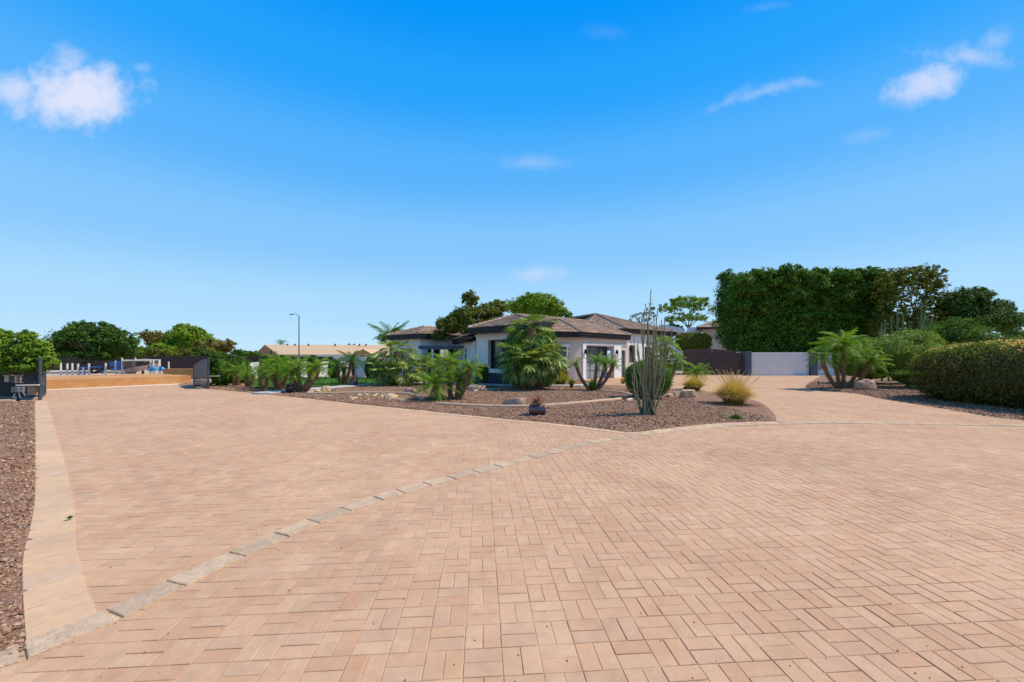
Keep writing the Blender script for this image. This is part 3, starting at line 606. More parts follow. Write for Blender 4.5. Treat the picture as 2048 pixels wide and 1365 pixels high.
tree('background_tree', 'dark brownish green tree rising over the roof left of centre', 940, 31.5, 580, 700, 60, L_OLIVE, 22000, .17, 11, group=BG, r0=.2, dens=.55,
     lobes=[(940,0,603,15,.9,20),(932,0,635,24,.9,24),(905,0,655,30,.8,24),(972,.6,632,30,.9,24),(880,0,674,18,.9,12),(995,.8,618,20,.9,18),(915,0,640,20,.9,18),(960,0,660,40,.9,22)])
tree('background_tree', 'bright green rounded tree rising above the main roof', 1074, 52, 584, 650, 70, L_LIME, 13000, .28, 12, group=BG, r0=.3,
     lobes=[(1074,0,622,44,.9,30),(1045,0,620,32,.9,26),(1110,0,624,28,.9,22),(1065,0,602,26,.9,16),(1092,0,604,20,.9,14),(1138,0,634,9,.9,8)])
tree('background_tree', 'airy yellow-green tree with visible limbs between house and tall hedge', 1377, 68, 592, 665, 60, L_LIME, 5600, .32, 13, group=BG, dens=0, r0=.2,
     lobes=[(1377,0,612,34,.9,18),(1345,0,620,24,.9,14),(1410,0,622,26,.9,14),(1372,0,640,40,.9,14),(1355,0,600,16,.9,8),(1398,0,602,18,.9,8)], clump=.4)
tree('background_tree', 'nearly bare grey twiggy tree behind the tall bare stems', 1290, 48, 604, 668, 36, L_RUSSET, 900, .17, 14, group=BG, dens=0, r0=.12, trm=TWIG)
tree('background_tree', 'small dark tree low between the airy tree and white parapet', 1345, 72, 644, 668, 22, L_DARK, 2200, .28, 15, group=BG)
# the tall clipped hedge and its neighbours on the right
def big_hedge():
    dist = 41; k = dist / F; t = empty('clipped_hedge', (X(1617, dist), dist, 0), 'huge dark green flat-sided hedge towering over the white wall', 'hedge')
    lob = []; w = 154 * k
    r = random.Random(2)
    lob.append((-3 * k, 1.2, Z(640, dist), w * .99, 2.8, 68 * k))
    lob.append((4 * k, 1.3, Z(600, dist), w * 1.02, 2.8, 50 * k))
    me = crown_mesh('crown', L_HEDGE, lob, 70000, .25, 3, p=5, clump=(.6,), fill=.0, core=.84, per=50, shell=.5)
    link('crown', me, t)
    tl = []
    for i in range(17):
        px = 1456 + i * 18.6 + r.uniform(-5, 5); tl.append(((px - 1605) * k, 1.0 + r.uniform(-1.2, 1), Z(558 + r.uniform(-8, 10), dist), 17 * k, 17 * k, 21 * k * r.uniform(.8, 1.25)))
    link('top_shoots', crown_mesh('top_shoots', L_MID, tl, 20000, .24, 4, p=2, clump=.3, core=.7, up=.5), t)
    fb = []
    for (px, py, s) in ((1480,590,1),(1520,575,1),(1500,625,.8),(1560,600,1.1),(1600,580,1),(1645,600,1.1),(1690,590,1),(1735,600,1),(1585,640,.8),(1670,640,.7),(1750,570,.9),(1540,650,.6),(1460,575,1),(1500,560,.9),(1575,625,.8),(1620,610,.9),(1655,565,1),(1705,560,1),(1600,562,1),(1550,555,1),(1720,630,.8),(1465,620,.7)):
        fb.append(((px - 1612) * k, -1.9, Z(py, dist), 22 * k * s, 16 * k * s, 17 * k * s))
    link('bulging_shoots', crown_mesh('bulging_shoots', L_MID, fb, 24000, .22, 5, clump=.4, core=.4), t)  # brighter leaf green paints sunlight onto the clumps of the hedge front
    for i in range(7): b = MB(); x = (-.85 + i * .28) * w; b.tube([(x, 1.5, -.1), (x + .1, 1.5, 1.5), (x, 1.5, 3.4)], [.14, .12, .1], 7); b.obj('trunk', BARK, t)
big_hedge()
tree('background_tree', 'tall thinning olive hedge tree right of the huge dark hedge', 1822, 37, 528, 700, 58, L_OLIVE, 36000, .16, 20, dens=.0, r0=.16, p=4, clump=.16, fill=.55, per=22,
     lobes=[(1816,0,600,60,.5,64),(1855,0,555,24,.9,22),(1800,0,560,22,.9,22),(1835,0,548,14,.9,14),(1816,0,660,62,.5,38),(1868,0,600,14,.9,60)])
tree('background_tree', 'spreading dark green tree at the far right behind the shrubs', 1960, 36, 572, 690, 85, L_DARK, 24000, .19, 21, dens=.6, r0=.2, up=.5,
     lobes=[(1930,0,610,34,.9,32),(1960,0,598,20,.9,22),(1905,0,620,26,.9,32),(1985,0,622,30,.9,22),(1950,0,650,60,.9,34),(2005,0,650,30,.9,26),(2030,0,640,16,.9,14),(1925,0,590,10,.9,14),(1965,0,582,9,.9,10),(1900,0,597,8,.9,12)])
tree('background_tree', 'distant green tree cut by the right edge of the picture', 2075, 44, 655, 700, 55, L_MID, 6000, .2, 22, group=BG)
tree('garden_shrub', 'pale variegated shrub behind the right-hand date palm and beside the flowering hedge', 1815, 21, 652, 790, 80, L_SAGE, 30000, .085, 23, cat='shrub', trunk=True, dens=.72, clump=.3,
     lobes=[(1800,0,712,52,.9,44),(1850,.5,708,44,.9,44),(1780,.6,722,34,.9,36),(1830,0,745,56,.9,36),(1868,-.8,735,36,.9,40),(1820,0,680,30,.9,20),(1860,.4,682,26,.9,18)])
tree('garden_shrub', 'bright feathery green shrub above the flowering hedge at right', 1912, 24, 634, 740, 66, L_MID, 19000, .1, 24, cat='shrub', dens=.65,
     lobes=[(1905,0,672,44,.9,30),(1945,0,680,40,.9,26),(1875,0,682,26,.9,24),(1915,0,655,28,.9,18),(1910,0,710,66,.9,30),(1990,0,690,40,.9,18),(2040,0,692,40,.9,18)])
tree('garden_shrub', 'lime green leafy shrub directly behind the right-hand date palm', 1740, 24.5, 676, 770, 58, L_LIME, 15000, .1, 25, cat='shrub', dens=.65,
     lobes=[(1735,0,722,42,.9,34),(1700,0,735,30,.9,26),(1775,0,730,34,.9,32),(1740,0,745,56,.9,20)])
def flower_hedge():
    x0 = 16.75; t = empty('flowering_hedge', (x0, 11.6, 0), 'long dark rounded hedge topped with pale pink blossom at the right edge', 'hedge')
    lob = [(0, 0, 1.0, 1.95, 4.7, 1.10), (-.1, -3, .95, 1.95, 2.6, 1.14), (.1, 2.2, .95, 1.9, 2.3, 1.1)]
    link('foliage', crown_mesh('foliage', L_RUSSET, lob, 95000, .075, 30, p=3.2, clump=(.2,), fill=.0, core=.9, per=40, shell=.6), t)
    r = np.random.RandomState(4); n = 5200; cl = []
    cx = r.uniform(-1.6, 1.4, 120); cy = r.uniform(-4.4, 4.2, 120)
    i = r.randint(0, 120, n); px = cx[i] + r.normal(0, .13, n); py = cy[i] + r.normal(0, .13, n)
    pz = 1.0 + 1.12 * (np.clip(1 - np.abs(px / 1.95) ** 3.2 - np.abs(py / 4.8) ** 3.2, 0, 1)) ** (1 / 3.2) + r.uniform(-.02, .1, n)
    V, Fq = leafcloud(np.stack([px, py, pz], 1), r.normal(0, .5, (n, 3)) + [0, 0, 1], r.uniform(.03, .06, n), r, .9)
    link('blossom', np_mesh('blossom', V, Fq, PINK, r.rand(n)), t)['kind'] = 'stuff'
    n = 9000; px = r.uniform(-1.9, 1.6, n); py = r.uniform(-4.6, 4.6, n)
    pz = 1.0 + 1.12 * (np.clip(1 - np.abs(px / 1.95) ** 3.2 - np.abs(py / 4.8) ** 3.2, 0, 1)) ** (1 / 3.2) + r.uniform(-.05, .08, n)
    V, Fq = leafcloud(np.stack([px, py, pz], 1), r.normal(0, .6, (n, 3)) + [0, 0, .6], r.uniform(.05, .09, n), r, .5)
    link('top_growth', np_mesh('top_growth', V, Fq, L_LIME, r.rand(n)), t)['kind'] = 'stuff'
    for k in range(7): b = MB(); b.tube([(-.2, -4 + k * 1.3, -.1), (0, -4 + k * 1.3, .5)], .05, 6); b.obj('trunk', BARK, t)
flower_hedge()
# clipped balls and small shrubs
def ball(px, py, wpx, hpx, m, n, ls, seed, label, p=2.3, name='clipped_bush', group=None, core=.9, depth=1.0, cat='bush', clump=.12):
    x, d_ = G(px, py); k = d_ / F; t = empty(name, (x, d_, gz(x, d_)), label, cat, group)
    link('foliage', crown_mesh('foliage', m, [(0, 0, hpx * k * .52, wpx * k, wpx * k * depth, hpx * k * .5)], n, ls, seed, p=p, core=core, clump=clump, fill=.05, per=14, shell=.6), t)
    b = MB(); b.tube([(0, 0, -.1), (0, 0, hpx * k * .3)], .05, 7); b.obj('trunk', BARK, t)
    return t
ball(968, 768, 15, 37, L_MID, 5000, .055, 40, 'small round clipped bush against the dark stone base of the house')
ball(1296, 800, 44, 74, L_HEDGE, 15000, .05, 41, 'large dark rounded bush behind the tall bare stemmed succulent')
ball(1087, 775, 27, 112, L_MID, 12000, .07, 42, 'big clipped bush behind the fan palm in front of the house', p=3)
ball(1040, 776, 32, 112, L_MID, 8000, .07, 43, 'clipped bush at the left behind the big fan palm', p=3)
x_ = X(1385, 40); t_ = empty('clipped_hedge', (x_, 40, 0), 'flat-topped clipped hedge showing above the left end of the brown gate', 'hedge')
link('foliage', crown_mesh('foliage', L_OLIVE, [(0, 0, Z(684, 40), 1.62, 1.1, .85)], 12000, .12, 44, p=3.5, core=.88, clump=.12, fill=0, shell=.6), t_)
b = MB(); b.tube([(0, 0, -.1), (0, 0, Z(690, 40))], .12, 7); b.obj('trunk', BARK, t_)
GS = 'tall shrubs beside the right gate leaf'
tree('gate_shrub', 'tall glossy green shrub directly right of the open grey gate leaf', 438, 22.6, 706, 778, 18, L_MID, 6000, .09, 50, cat='shrub', group=GS, p=3, dens=.8, clump=.2, lobes=[(438,0,742,17,1,34),(436,0,722,14,1,18)])
tree('gate_shrub', 'dark tall shrub second to the right of the gate leaf', 462, 24.5, 704, 776, 18, L_DARK, 5000, .09, 51, cat='shrub', group=GS, p=3, dens=.8, clump=.2, lobes=[(462,0,738,17,1,32)])
tree('gate_shrub', 'bright green shrub third from the gate leaf beside the low palms', 482, 25, 714, 776, 20, L_MID, 5000, .09, 52, cat='shrub', group=GS, p=3, dens=.8, clump=.2, lobes=[(482,0,745,19,1,28)])
WS = 'dark column shrubs against the white wall'
for i, (px, wd, lb) in enumerate([(533, 11, 'dark column shrub against the left end of the white wall'), (566, 10, 'dark column shrub at the white wall behind the thick palm group'), (626, 11, 'dark column shrub at the white wall behind the thick single palm trunk'), (668, 10, 'dark column shrub near the right end of the white wall'), (745, 14, 'dark shrub right of the grey blue wall panel')]):
    ball(px, 759.5, wd, 46 - (i == 3) * 8, L_DARK, 3000, .1, 55 + i, lb, p=3, name='column_shrub', group=WS, cat='shrub')

# ------------------------------------------------------------------ palms
def frond_mesh(k, m, L_=1.0, droop=1.5, nl=20, wid=.23, half=0):
    r = random.Random(k); b = MB(); pts = []; p = Vector((0, 0, 0)); n = 14
    for i in range(n + 1):
        t = i / n; a_ = -droop * t ** 1.35; pts.append(p.copy()); p = p + Vector((math.cos(a_), r.uniform(-.03, .03), math.sin(a_))) * (L_ / n)
    b.tube(pts, [.014 * (1 - .85 * i / n) for i in range(n + 1)], 4, 0, .55)
    for i in range(nl):
        t = .12 + .88 * i / (nl - 1); q = t * n; j = min(int(q), n - 1); c0 = pts[j].lerp(pts[j + 1], q - j); fw = (pts[j + 1] - pts[j]).normalized(); upv = fw.cross(Vector((0, 1, 0))) * -1
        ll = wid * (math.sin(math.pi * min(1, t * .86 + .14)) ** .55 * .95 + .12) * L_
        for s in (-1, 1):
            dr = (Vector((0, s, 0)) * 1.0 + fw * (.55 + .7 * t) + upv * (.28 + r.uniform(-.12, .12))).normalized(); l1 = ll * r.uniform(.85, 1.1)
            mid = c0 + dr * l1 * .5; tip = c0 + dr * l1 + Vector((0, 0, -1)) * l1 * r.uniform(.22, .5); w = .010 * L_ + .002; wv = fw * w
            b.add([c0 - wv * .6, c0 + wv * .6, mid + wv * 1.1, mid - wv * 1.1, tip], [(0, 1, 2, 3), (3, 2, 4)], 0, r.random())
    return b.mesh('frond', m)
def fan_mesh(k, m, pet=.55, R=.55, nseg=17, span=4.3, droop=.35):
    r = random.Random(k); b = MB(); pts = [Vector((pet * t, 0, -.12 * t * t)) for t in (0, .35, .7, 1)]; b.tube(pts, [.014, .012, .01, .008], 4, 0, .5); h = pts[-1]
    for i in range(nseg):
        a_ = -span / 2 + span * i / (nseg - 1); rr = R * (1 - .25 * abs(a_) / (span / 2)) * r.uniform(.9, 1.06)
        dr = Vector((math.cos(a_) * .8, math.sin(a_), -.6 * math.cos(a_))); sd = Vector((-math.sin(a_), math.cos(a_), 0)); w = span / nseg * .5
        m1 = h + dr * rr * .5; w1 = sd * rr * .5 * w * 1.05; m2 = h + dr * rr * .78 + Vector((0, 0, -droop * .25 * rr)); w2 = sd * rr * .5 * w * .62; tip = h + dr * rr + Vector((0, 0, -droop * rr * r.uniform(.6, 1.4)))
        f_ = Vector((0, 0, .012 if i % 2 else -.012)); tn = r.random()
        b.add([h, m1 - w1 + f_, m1 + w1 - f_, m2 + w2, m2 - w2, tip], [(0, 1, 2), (1, 4, 3, 2), (4, 5, 3)], 0, tn)
    return b.mesh('fan_leaf', m)
FR = [frond_mesh(k, L_PALM, 1, [.9, 1.2, 1.5, .7][k]) for k in range(4)]
FRD = [frond_mesh(k + 9, L_PALMD, 1, [.9, 1.2, 1.5, .7][k]) for k in range(4)]
FRX = [frond_mesh(k + 20, L_DEAD, 1, 1.5, 18) for k in range(2)]
FN = [fan_mesh(k, L_FAN, .55, .50, 16, [4.4, 3.9, 4.6, 4.1][k], [.06, .15, .3, .1][k]) for k in range(4)]
FND = [fan_mesh(k + 9, L_PALM, .5, .5, 16, 4.2, [.3, .5, .25, .7][k]) for k in range(4)]
FNX = [fan_mesh(k + 20, L_DEAD, .45, .5, 18, 3.2, 1.0) for k in range(2)]
def palm_trunk(pts, r0, r1, seed, studs=60, shag=.035):
    r = random.Random(seed); ln = [Vector(p) for p in pts]; b = MB(); fine = []
    n = 16
    for i in range(n + 1):
        t = i / n * (len(ln) - 1); j = min(int(t), len(ln) - 2); a_ = t - j
        p0, p1, p2, p3 = ln[max(j - 1, 0)], ln[j], ln[j + 1], ln[min(j + 2, len(ln) - 1)]
        fine.append(.5 * ((2 * p1) + (p2 - p0) * a_ + (2 * p0 - 5 * p1 + 4 * p2 - p3) * a_ * a_ + (3 * p1 - p0 - 3 * p2 + p3) * a_ ** 3))
    b.tube(fine, [(r0 + (r1 - r0) * i / n) * r.uniform(.9, 1.08) for i in range(n + 1)], 9, 0, .3)
    for k in range(studs):
        t = (k + .5) / studs * n; j = min(int(t), n - 1); c0 = fine[j].lerp(fine[j + 1], t - j); ax = (fine[j + 1] - fine[j]).normalized(); a_ = k * 2.4 + r.uniform(-.2, .2)
        e1 = ax.orthogonal().normalized(); e2 = ax.cross(e1); o = e1 * math.cos(a_) + e2 * math.sin(a_); s = e1 * -math.sin(a_) + e2 * math.cos(a_); rr = r0 + (r1 - r0) * t / n
        p0 = c0 + o * rr * .8; tip = c0 + o * (rr + shag * r.uniform(.6, 1.3)) + ax * shag * 1.3; w = shag * .6
        b.add([p0 - s * w - ax * w * .5, p0 + s * w - ax * w * .5, p0 + o * rr * .3 + ax * w * 1.6, tip], [(0, 1, 3), (1, 2, 3), (2, 0, 3)], 0, r.random())
    return b.mesh('trunk', PBARK), fine[-1]
def crown_of(trunk, top, n, size, meshes, seed, lo=-.3, hi=1.4, dead=0, deadm=None, mesh_name='frond', bias=0):
    r = random.Random(seed)
    for i in range(n):
        t = (i + .5) / n; el = hi + (lo - hi) * t ** .85 + r.uniform(-.1, .1); az = i * 2.39996 + r.uniform(-.25, .25); s = size * r.uniform(.82, 1.1) * (1 if t > .12 else .75)
        link(mesh_name, meshes[r.randrange(len(meshes))], trunk, top - Vector((0, 0, .05 * t)), (r.uniform(-.35, .35), -el, az), s)
    for i in range(dead):
        o = link(mesh_name, deadm[i % len(deadm)], trunk, top - Vector((0, 0, .08)), (r.uniform(-.3, .3), 1.0 + r.uniform(-.15, .35), i * 2.1 + r.random()), size * .7); o['label'] = 'dry brown hanging leaf'
def palm(name, label, base, trunks, kind, size, seed, group, dead=2, nf=24, r0=.085, lo=-.35):
    """base=(px,py); trunks: list of (px,py,dy,scale) of the crown points at the clump's distance"""
    x, d_ = G(*base); z = gz(x, d_); t = empty(name, (x, d_, z), label, 'palm', group); k = d_ / F
    for i, tr in enumerate(trunks):
        bx, tx, ty, dy = tr[:4]; sc_ = tr[4] if len(tr) > 4 else 1; rs = tr[5] if len(tr) > 5 else 1
        top = Vector((X(tx, d_ + dy) - x, dy, Z(ty, d_ + dy) - z)); b0 = Vector(((bx - base[0]) * k, dy * .15, -.06)); mid = b0.lerp(top, .5) + Vector(((b0.x - top.x) * -.12, 0, -.04 * top.z))
        me, e = palm_trunk([b0, mid, top], r0 * rs, r0 * rs * 1.05, seed * 10 + i, int(45 + top.z * 40), r0 * .55)
        o = link('trunk', me, t)
        ms, dm, nm = (FR, FRX, 'frond') if kind == 'date' else (FRD, FRX, 'frond') if kind == 'deep' else (FN, FNX, 'fan_leaf') if kind == 'fan' else (FND, FNX, 'fan_leaf')
        crown_of(o, e, int(nf * (.95 if kind != 'fan' else .7) * (tr[6] if len(tr) > 6 else 1)), size * sc_ * (.9 if kind != 'fan' else .9), ms, seed * 31 + i, lo=lo, dead=dead, deadm=dm, mesh_name=nm)
    return t
GP = 'pygmy date palm clumps in the gravel beds'
palm('date_palm', 'five-trunked date palm clump on the right gravel bed with curved trunks', (1686, 780), [(1676,1643,716,0,.75),(1681,1668,700,.3,1.05),(1687,1687,688,0,1.2),(1695,1722,708,.4,.95),(1700,1741,722,-.1,.85)], 'date', 1.25, 1, GP, 3, 26)
palm('date_palm', 'wide-spreading date palm clump in front of the garage door', (1186, 783), [(1182,1151,727,0,.62),(1186,1194,721,.1,.9),(1189,1212,722,.3,.85),(1190,1227,728,0,.8)], 'date', .85, 2, GP, 1, 20, r0=.075, lo=-.35)
palm('date_palm', 'bushy date palm clump left of centre with a short thick front trunk', (900, 803), [(888,868,768,-.3,.95,1.5),(902,897,726,.2,.9,1.1),(912,918,757,.2,.7),(914,940,736,0,.72,1.15)], 'date', 1.12, 3, GP, 3, 30, r0=.08)
palm('date_palm', 'date palm clump with one thick bulging trunk beside the path', (601, 785), [(598,583,744,0,.8),(601,596,733,.1,.9),(603,633,735,.2,.95,1.9)], 'date', 1.05, 4, GP, 2, 26)
palm('date_palm', 'thick leafy date palm clump behind the small dark pot', (558, 782), [(553,546,734,.2,.85),(557,559,728,.3,.95),(561,575,736,.2,.95),(564,553,744,-.4,.6)], 'date', 1.1, 5, GP, 2, 25)
palm('date_palm', 'slim date palm pair left of the thick leafy clump', (527, 779), [(525,519,740,0,.75),(533,535,748,.2,.65)], 'date', .95, 6, GP, 2, 22)
palm('date_palm', 'drooping date palm clump on the lawn edge beside the grey wall panel', (686, 772), [(682,674,731,0,.95),(688,703,719,.2,.95),(686,688,738,.3,.6)], 'deep', 1.15, 7, GP, 2, 24)
palm('date_palm', 'small low date palm beside the gate shrubs', (497, 776), [(495,492,748,0,.6),(500,506,751,.1,.55)], 'date', .95, 8, GP, 0, 18)
palm('date_palm', 'stubby lime date palm nearest the gate shrubs', (472, 773), [(470,466,744,0,.8),(474,478,742,.1,.75)], 'date', 1.05, 9, GP, 0, 22)
palm('date_palm', 'single leaning date palm behind the big golden grass', (1369, 779), [(1369,1393,742,0,.82,1.2)], 'date', 1.1, 10, GP, 2, 26, lo=-.3)
palm('date_palm', 'thin young date palm low in front of the house gable wall', (850, 772), [(848,846,722,.8,.75),(854,872,735,.5,.6)], 'date', 1.5, 12, GP, 1, 24, r0=.07)
FP = 'fan palms in the gravel bed'
palm('fan_palm', 'large silvery fan palm spreading before the house with hanging leaves', (1062, 780), [(1055,1063,658,.3,1.0,1.6,.9),(1045,1040,716,-.4,1.0,1.4,1.25),(1078,1088,712,-.3,1.0,1.4,1.25),(1062,1062,726,-.9,.9,1.2,1.2)], 'fan', 1.6, 11, FP, 9, 38, r0=.12, lo=-.95)
palm('fan_palm', 'tall fan palm with three leaning orange-brown trunks left of centre', (795, 772), [(790,771,744,-.3,.95),(794,793,706,.3,1.15,1.2,1.2),(804,813,744,-.3,.98),(812,835,736,.5,.8),(796,760,724,.6,.85)], 'fan', 1.4, 13, FP, 4, 30, r0=.12, lo=-.7)
palm('fan_palm', 'leafy green fan palm behind the tall bare stems beside the house', (1335, 765), [(1333,1330,690,.3,.95),(1338,1352,722,.1,.75),(1330,1312,722,.2,.8)], 'fan2', 1.35, 14, FP, 1, 24, r0=.10, lo=-.5)
# far feather palm and fan palm
def far_palm():
    d_ = 44; x = X(780, d_); t = empty('feather_palm', (x, d_, 0), 'tall feathery palm standing up behind the left wing of the house', 'palm')
    me, e = palm_trunk([(0, 0, -.1), (.1, 0, 2), (.05, 0, Z(682, d_))], .18, .15, 99, 90, .05); o = link('trunk', me, t)
    crown_of(o, e, 10, 2.9, FRD, 5, lo=.55, hi=1.6)
    d_ = 90; t = empty('feather_palm', (X(562, d_), d_, 0), 'tiny far palm top above the left end of the tan roof', 'palm')
    me, e = palm_trunk([(0, 0, -.1), (.1, 0, 2), (.05, 0, Z(686, d_))], .18, .15, 98, 30, .05); o = link('trunk', me, t); crown_of(o, e, 16, 1.6, FRD, 6)
far_palm()
# palm base tuft + grasses
def grass(name, label, px, py, wpx, hpx, m, n, seed, group=None, plume=0, th=.006, cat='grass clump', stiff=0):
    x, d_ = G(px, py); k = d_ / F; z0 = gz(x, d_); t = empty(name, (x, d_, z0), label, cat, group); r = np.random.RandomState(seed)
    w, h = wpx * k, hpx * k; a = r.uniform(0, 6.28, n); q = (r.rand(n) ** .75) * 1.15; L_ = h * r.uniform(.75, 1.15, n); lean = q * w
    bx, by = r.normal(0, w * .10, n), r.normal(0, w * .10, n); ca, sa = np.cos(a), np.sin(a); V = []; th_ = th * r.uniform(.7, 1.4, n); K = 4
    for j in range(K + 1):
        s = j / K; rr = lean * s ** 1.25; zz = L_ * (s - (q ** 1.6) * (.6 - stiff) * s ** 2.2); wd = th_ * (1 - .92 * s)
        cx, cy = bx + ca * rr, by + sa * rr; tw = a + 1.57 + r.normal(0, .5, n); V.append(np.stack([cx - np.cos(tw) * wd, cy - np.sin(tw) * wd, zz], 1)); V.append(np.stack([cx + np.cos(tw) * wd, cy + np.sin(tw) * wd, zz], 1))
    V = np.stack(V, 1).reshape(-1, 3); f = []; tn = []; tb = r.rand(n)
    for j in range(K): f.append(np.array([2 * j, 2 * j + 1, 2 * j + 3, 2 * j + 2])[None] + (2 * K + 2) * np.arange(n)[:, None]); tn.append(np.clip(tb * .45 + .6 * (j / K) , 0, 1))
    link('blades', np_mesh('blades', V, np.concatenate(f), m, np.concatenate(tn)), t)['kind'] = 'stuff'
    if plume:
        b = MB(); rr = random.Random(seed)
        for i in range(plume):
            a_ = rr.uniform(0, 6.28); l = h * rr.uniform(1.05, 1.4); s = w * rr.uniform(.1, 1.0); p1 = Vector((math.cos(a_) * s * .4, math.sin(a_) * s * .4, l * .55)); p2 = Vector((math.cos(a_) * s, math.sin(a_) * s, l))
            b.tube([(0, 0, 0), p1, p2], [.0035, .003, .006], 3, 0, .85)
        b.obj('seed_stalks', L_GOLD, t)['kind'] = 'stuff'
GR = 'ornamental grass clumps'
grass('ornamental_grass', 'largest golden grass clump at the right tip of the island bed', 1467, 811, 56, 50, L_GOLD, 5600, 1, GR, 60, .005)
grass('ornamental_grass', 'golden grass clump behind the tan boulder and leaning palm', 1388, 782, 36, 30, L_GOLD, 2200, 2, GR, 12, .007)
grass('ornamental_grass', 'yellow green grass clump beside the big fan palm by the path', 1120, 771, 32, 30, L_GOLD2, 1900, 3, GR, 0, .009)
grass('ornamental_grass', 'small golden grass clump by the garage drive left of the dark bush', 1246, 768, 10, 14, L_GOLD, 500, 4, GR, 0, .007)
grass('ornamental_grass', 'small upright green tuft right of the yellow green grass', 1143, 777, 9, 17, L_MID, 500, 5, None, 0, .007, stiff=.4)
grass('ornamental_grass', 'spiky green tuft wrapped round the base of the spreading date palm', 1184, 785, 12, 24, L_DARK, 700, 6, None, 0, .007, stiff=.4)
grass('weed_clump', 'low bright green weed clump in gravel near the curved paving edge', 1472, 841, 16, 9, L_MID, 1100, 7, None, 0, .005, cat='weed')
grass('weed_clump', 'tiny green weed growing at the left paving border joint', 140, 1042, 7, 6, L_MID, 160, 8, None, 0, .003, cat='weed')
def spiky(name, label, px, py, wpx, hpx, m, n, cat, seed, width=.03, flat=.6, z0=None, loc=None, parent_thing=None, leafname='leaf'):
    if loc is None: x, d_ = G(px, py); loc = (x, d_, gz(x, d_))
    k = loc[1] / F; r = random.Random(seed); t = parent_thing or empty(name, loc, label, cat)
    for i in range(n):
        a_ = i * 2.39996; el = 1.35 - 1.1 * (i / n) ** .8 * flat * 1.3; l = hpx * k * r.uniform(.8, 1.15); b = MB(); vs = []
        for j in range(4):
            s = j / 3; wv = width * (1 - s ** 2) * (.6 + s) + .001; el2 = el - s * .25; p = Vector((l * s * math.cos(el2), 0, l * s * math.sin(el2)))
            vs += [p + Vector((0, -wv, wv * .4)), p, p + Vector((0, wv, wv * .4))]
        b.add(vs, [(j * 3 + q, j * 3 + q + 1, j * 3 + q + 4, j * 3 + q + 3) for j in range(3) for q in range(2)], 0, r.random())
        o = b.obj(leafname, m, t, (0, 0, z0 or 0), (0, 0, a_))
    return t
spiky('agave', 'pale grey spiky agave beside the dark layered rock left of the round bush', 950, 772, 18, 23, L_AGAVE, 34, 'agave', 3, .05, .7)

# tall bare-stemmed succulent
def ocotillo():
    x, d_ = G(1297, 835); z0 = gz(x, d_); k = d_ / F; t = empty('stem_succulent', (x, d_, z0), 'tall cluster of bare grey-green wand stems at the front of the island bed', 'succulent')
    tops = [(1294,583),(1287,609),(1315,617),(1278,640),(1282,622),(1300,628),(1322,640),(1330,634),(1270,668),(1266,690),(1308,655),(1338,660),(1290,655),(1326,690),(1276,700),(1312,700),(1300,690),(1334,720),(1262,720),(1270,745),(1320,740),(1286,730),(1306,738),(1294,712),(1326,712),(1318,770),(1280,765),(1302,765),(1290,676),(1304,672),(1298,658),(1310,682),(1284,684),(1300,716),(1309,726),(1289,746),(1297,736),(1314,752),(1305,700),(1281,718),(1292,768),(1310,772)]
    r = random.Random(8)
    for i, (tx, ty) in enumerate(tops):
        bx = r.uniform(-14, 14) * k; by = r.uniform(-.16, .16); tp = Vector(((tx - 1297) * k, r.uniform(-.4, .4), Z(ty, d_) - z0)); pts = []; n = 12
        off = (tx - 1297) * k * .35
        for j in range(n + 1):
            s = j / n; pts.append((bx + (tp.x - bx) * s ** .9 + off * math.sin(math.pi * s) * .5 + r.uniform(-.014, .014) * (j > 0), by + (tp.y - by) * s + r.uniform(-.014, .014), -.05 + (tp.z + .05) * s))
        b = MB(); b.tube(pts, [(.026 - .016 * j / n) * r.uniform(.88, 1.12) for j in range(n + 1)], 6, 0, .25 + .5 * r.random())
        nk = int(tp.z * 16)
        for q in range(nk):       # leaf nodes
            s = (q + .5) / nk * n; j = min(int(s), n - 1); c0 = Vector(pts[j]).lerp(Vector(pts[j + 1]), s - j); a_ = r.uniform(0, 6.28); o_ = Vector((math.cos(a_), math.sin(a_), .5)) * .032; sd = Vector((-math.sin(a_), math.cos(a_), 0)) * .009
            b.add([c0 - sd, c0 + sd, c0 + o_], [(0, 1, 2)], 0, r.random())
        b.obj('stem', STEM, t)
        if i in (0, 2, 5, 6, 8, 7): # side twigs near the top
            b = MB()
            for q in range(3):
                j = n - 4 + q; p = Vector(pts[j]); b.tube([p, p + Vector((r.uniform(-.1, .1), r.uniform(-.06, .06), .14)), p + Vector((r.uniform(-.22, .22), r.uniform(-.1, .1), .34))], [.008, .006, .004], 4)
            b.obj('twig', STEM, t)
ocotillo()
def cactus(label, px, d_, stems, seed):
    x = X(px, d_); t = empty('column_cactus', (x, d_, 0), label, 'cactus', 'column cacti before the olive hedge tree'); r = random.Random(seed)
    for (tx, ty, bx, by) in stems:
        a0 = Vector((X(bx, d_) - x, 0, max(Z(by, d_), -.1))); a1 = Vector((X(tx, d_) - x, r.uniform(-.2, .2), Z(ty, d_))); mid = a0.lerp(a1, .35) + Vector(((a1.x - a0.x) * .25, 0, 0)); pts = [a0.lerp(mid, j / 3) for j in range(3)] + [mid.lerp(a1, j / 4) for j in range(5)]
        b = MB(); b.tube(pts, [.055 * r.uniform(.9, 1.12) for _ in pts[:-1]] + [.03], 9, 0, .5)
        for q in range(40):
            s = q / 40 * (len(pts) - 1); j = int(s); c0 = pts[j].lerp(pts[j + 1], s - j); a_ = r.uniform(0, 6.28); b.add([c0 + Vector((math.cos(a_), math.sin(a_), -.3)) * .07, c0 + Vector((math.cos(a_), math.sin(a_), .3)) * .07, c0 + Vector((math.cos(a_ + .3), math.sin(a_ + .3), .1)) * .125], [(0, 1, 2)], 0, .9)
        b.obj('stem', CACT, t)
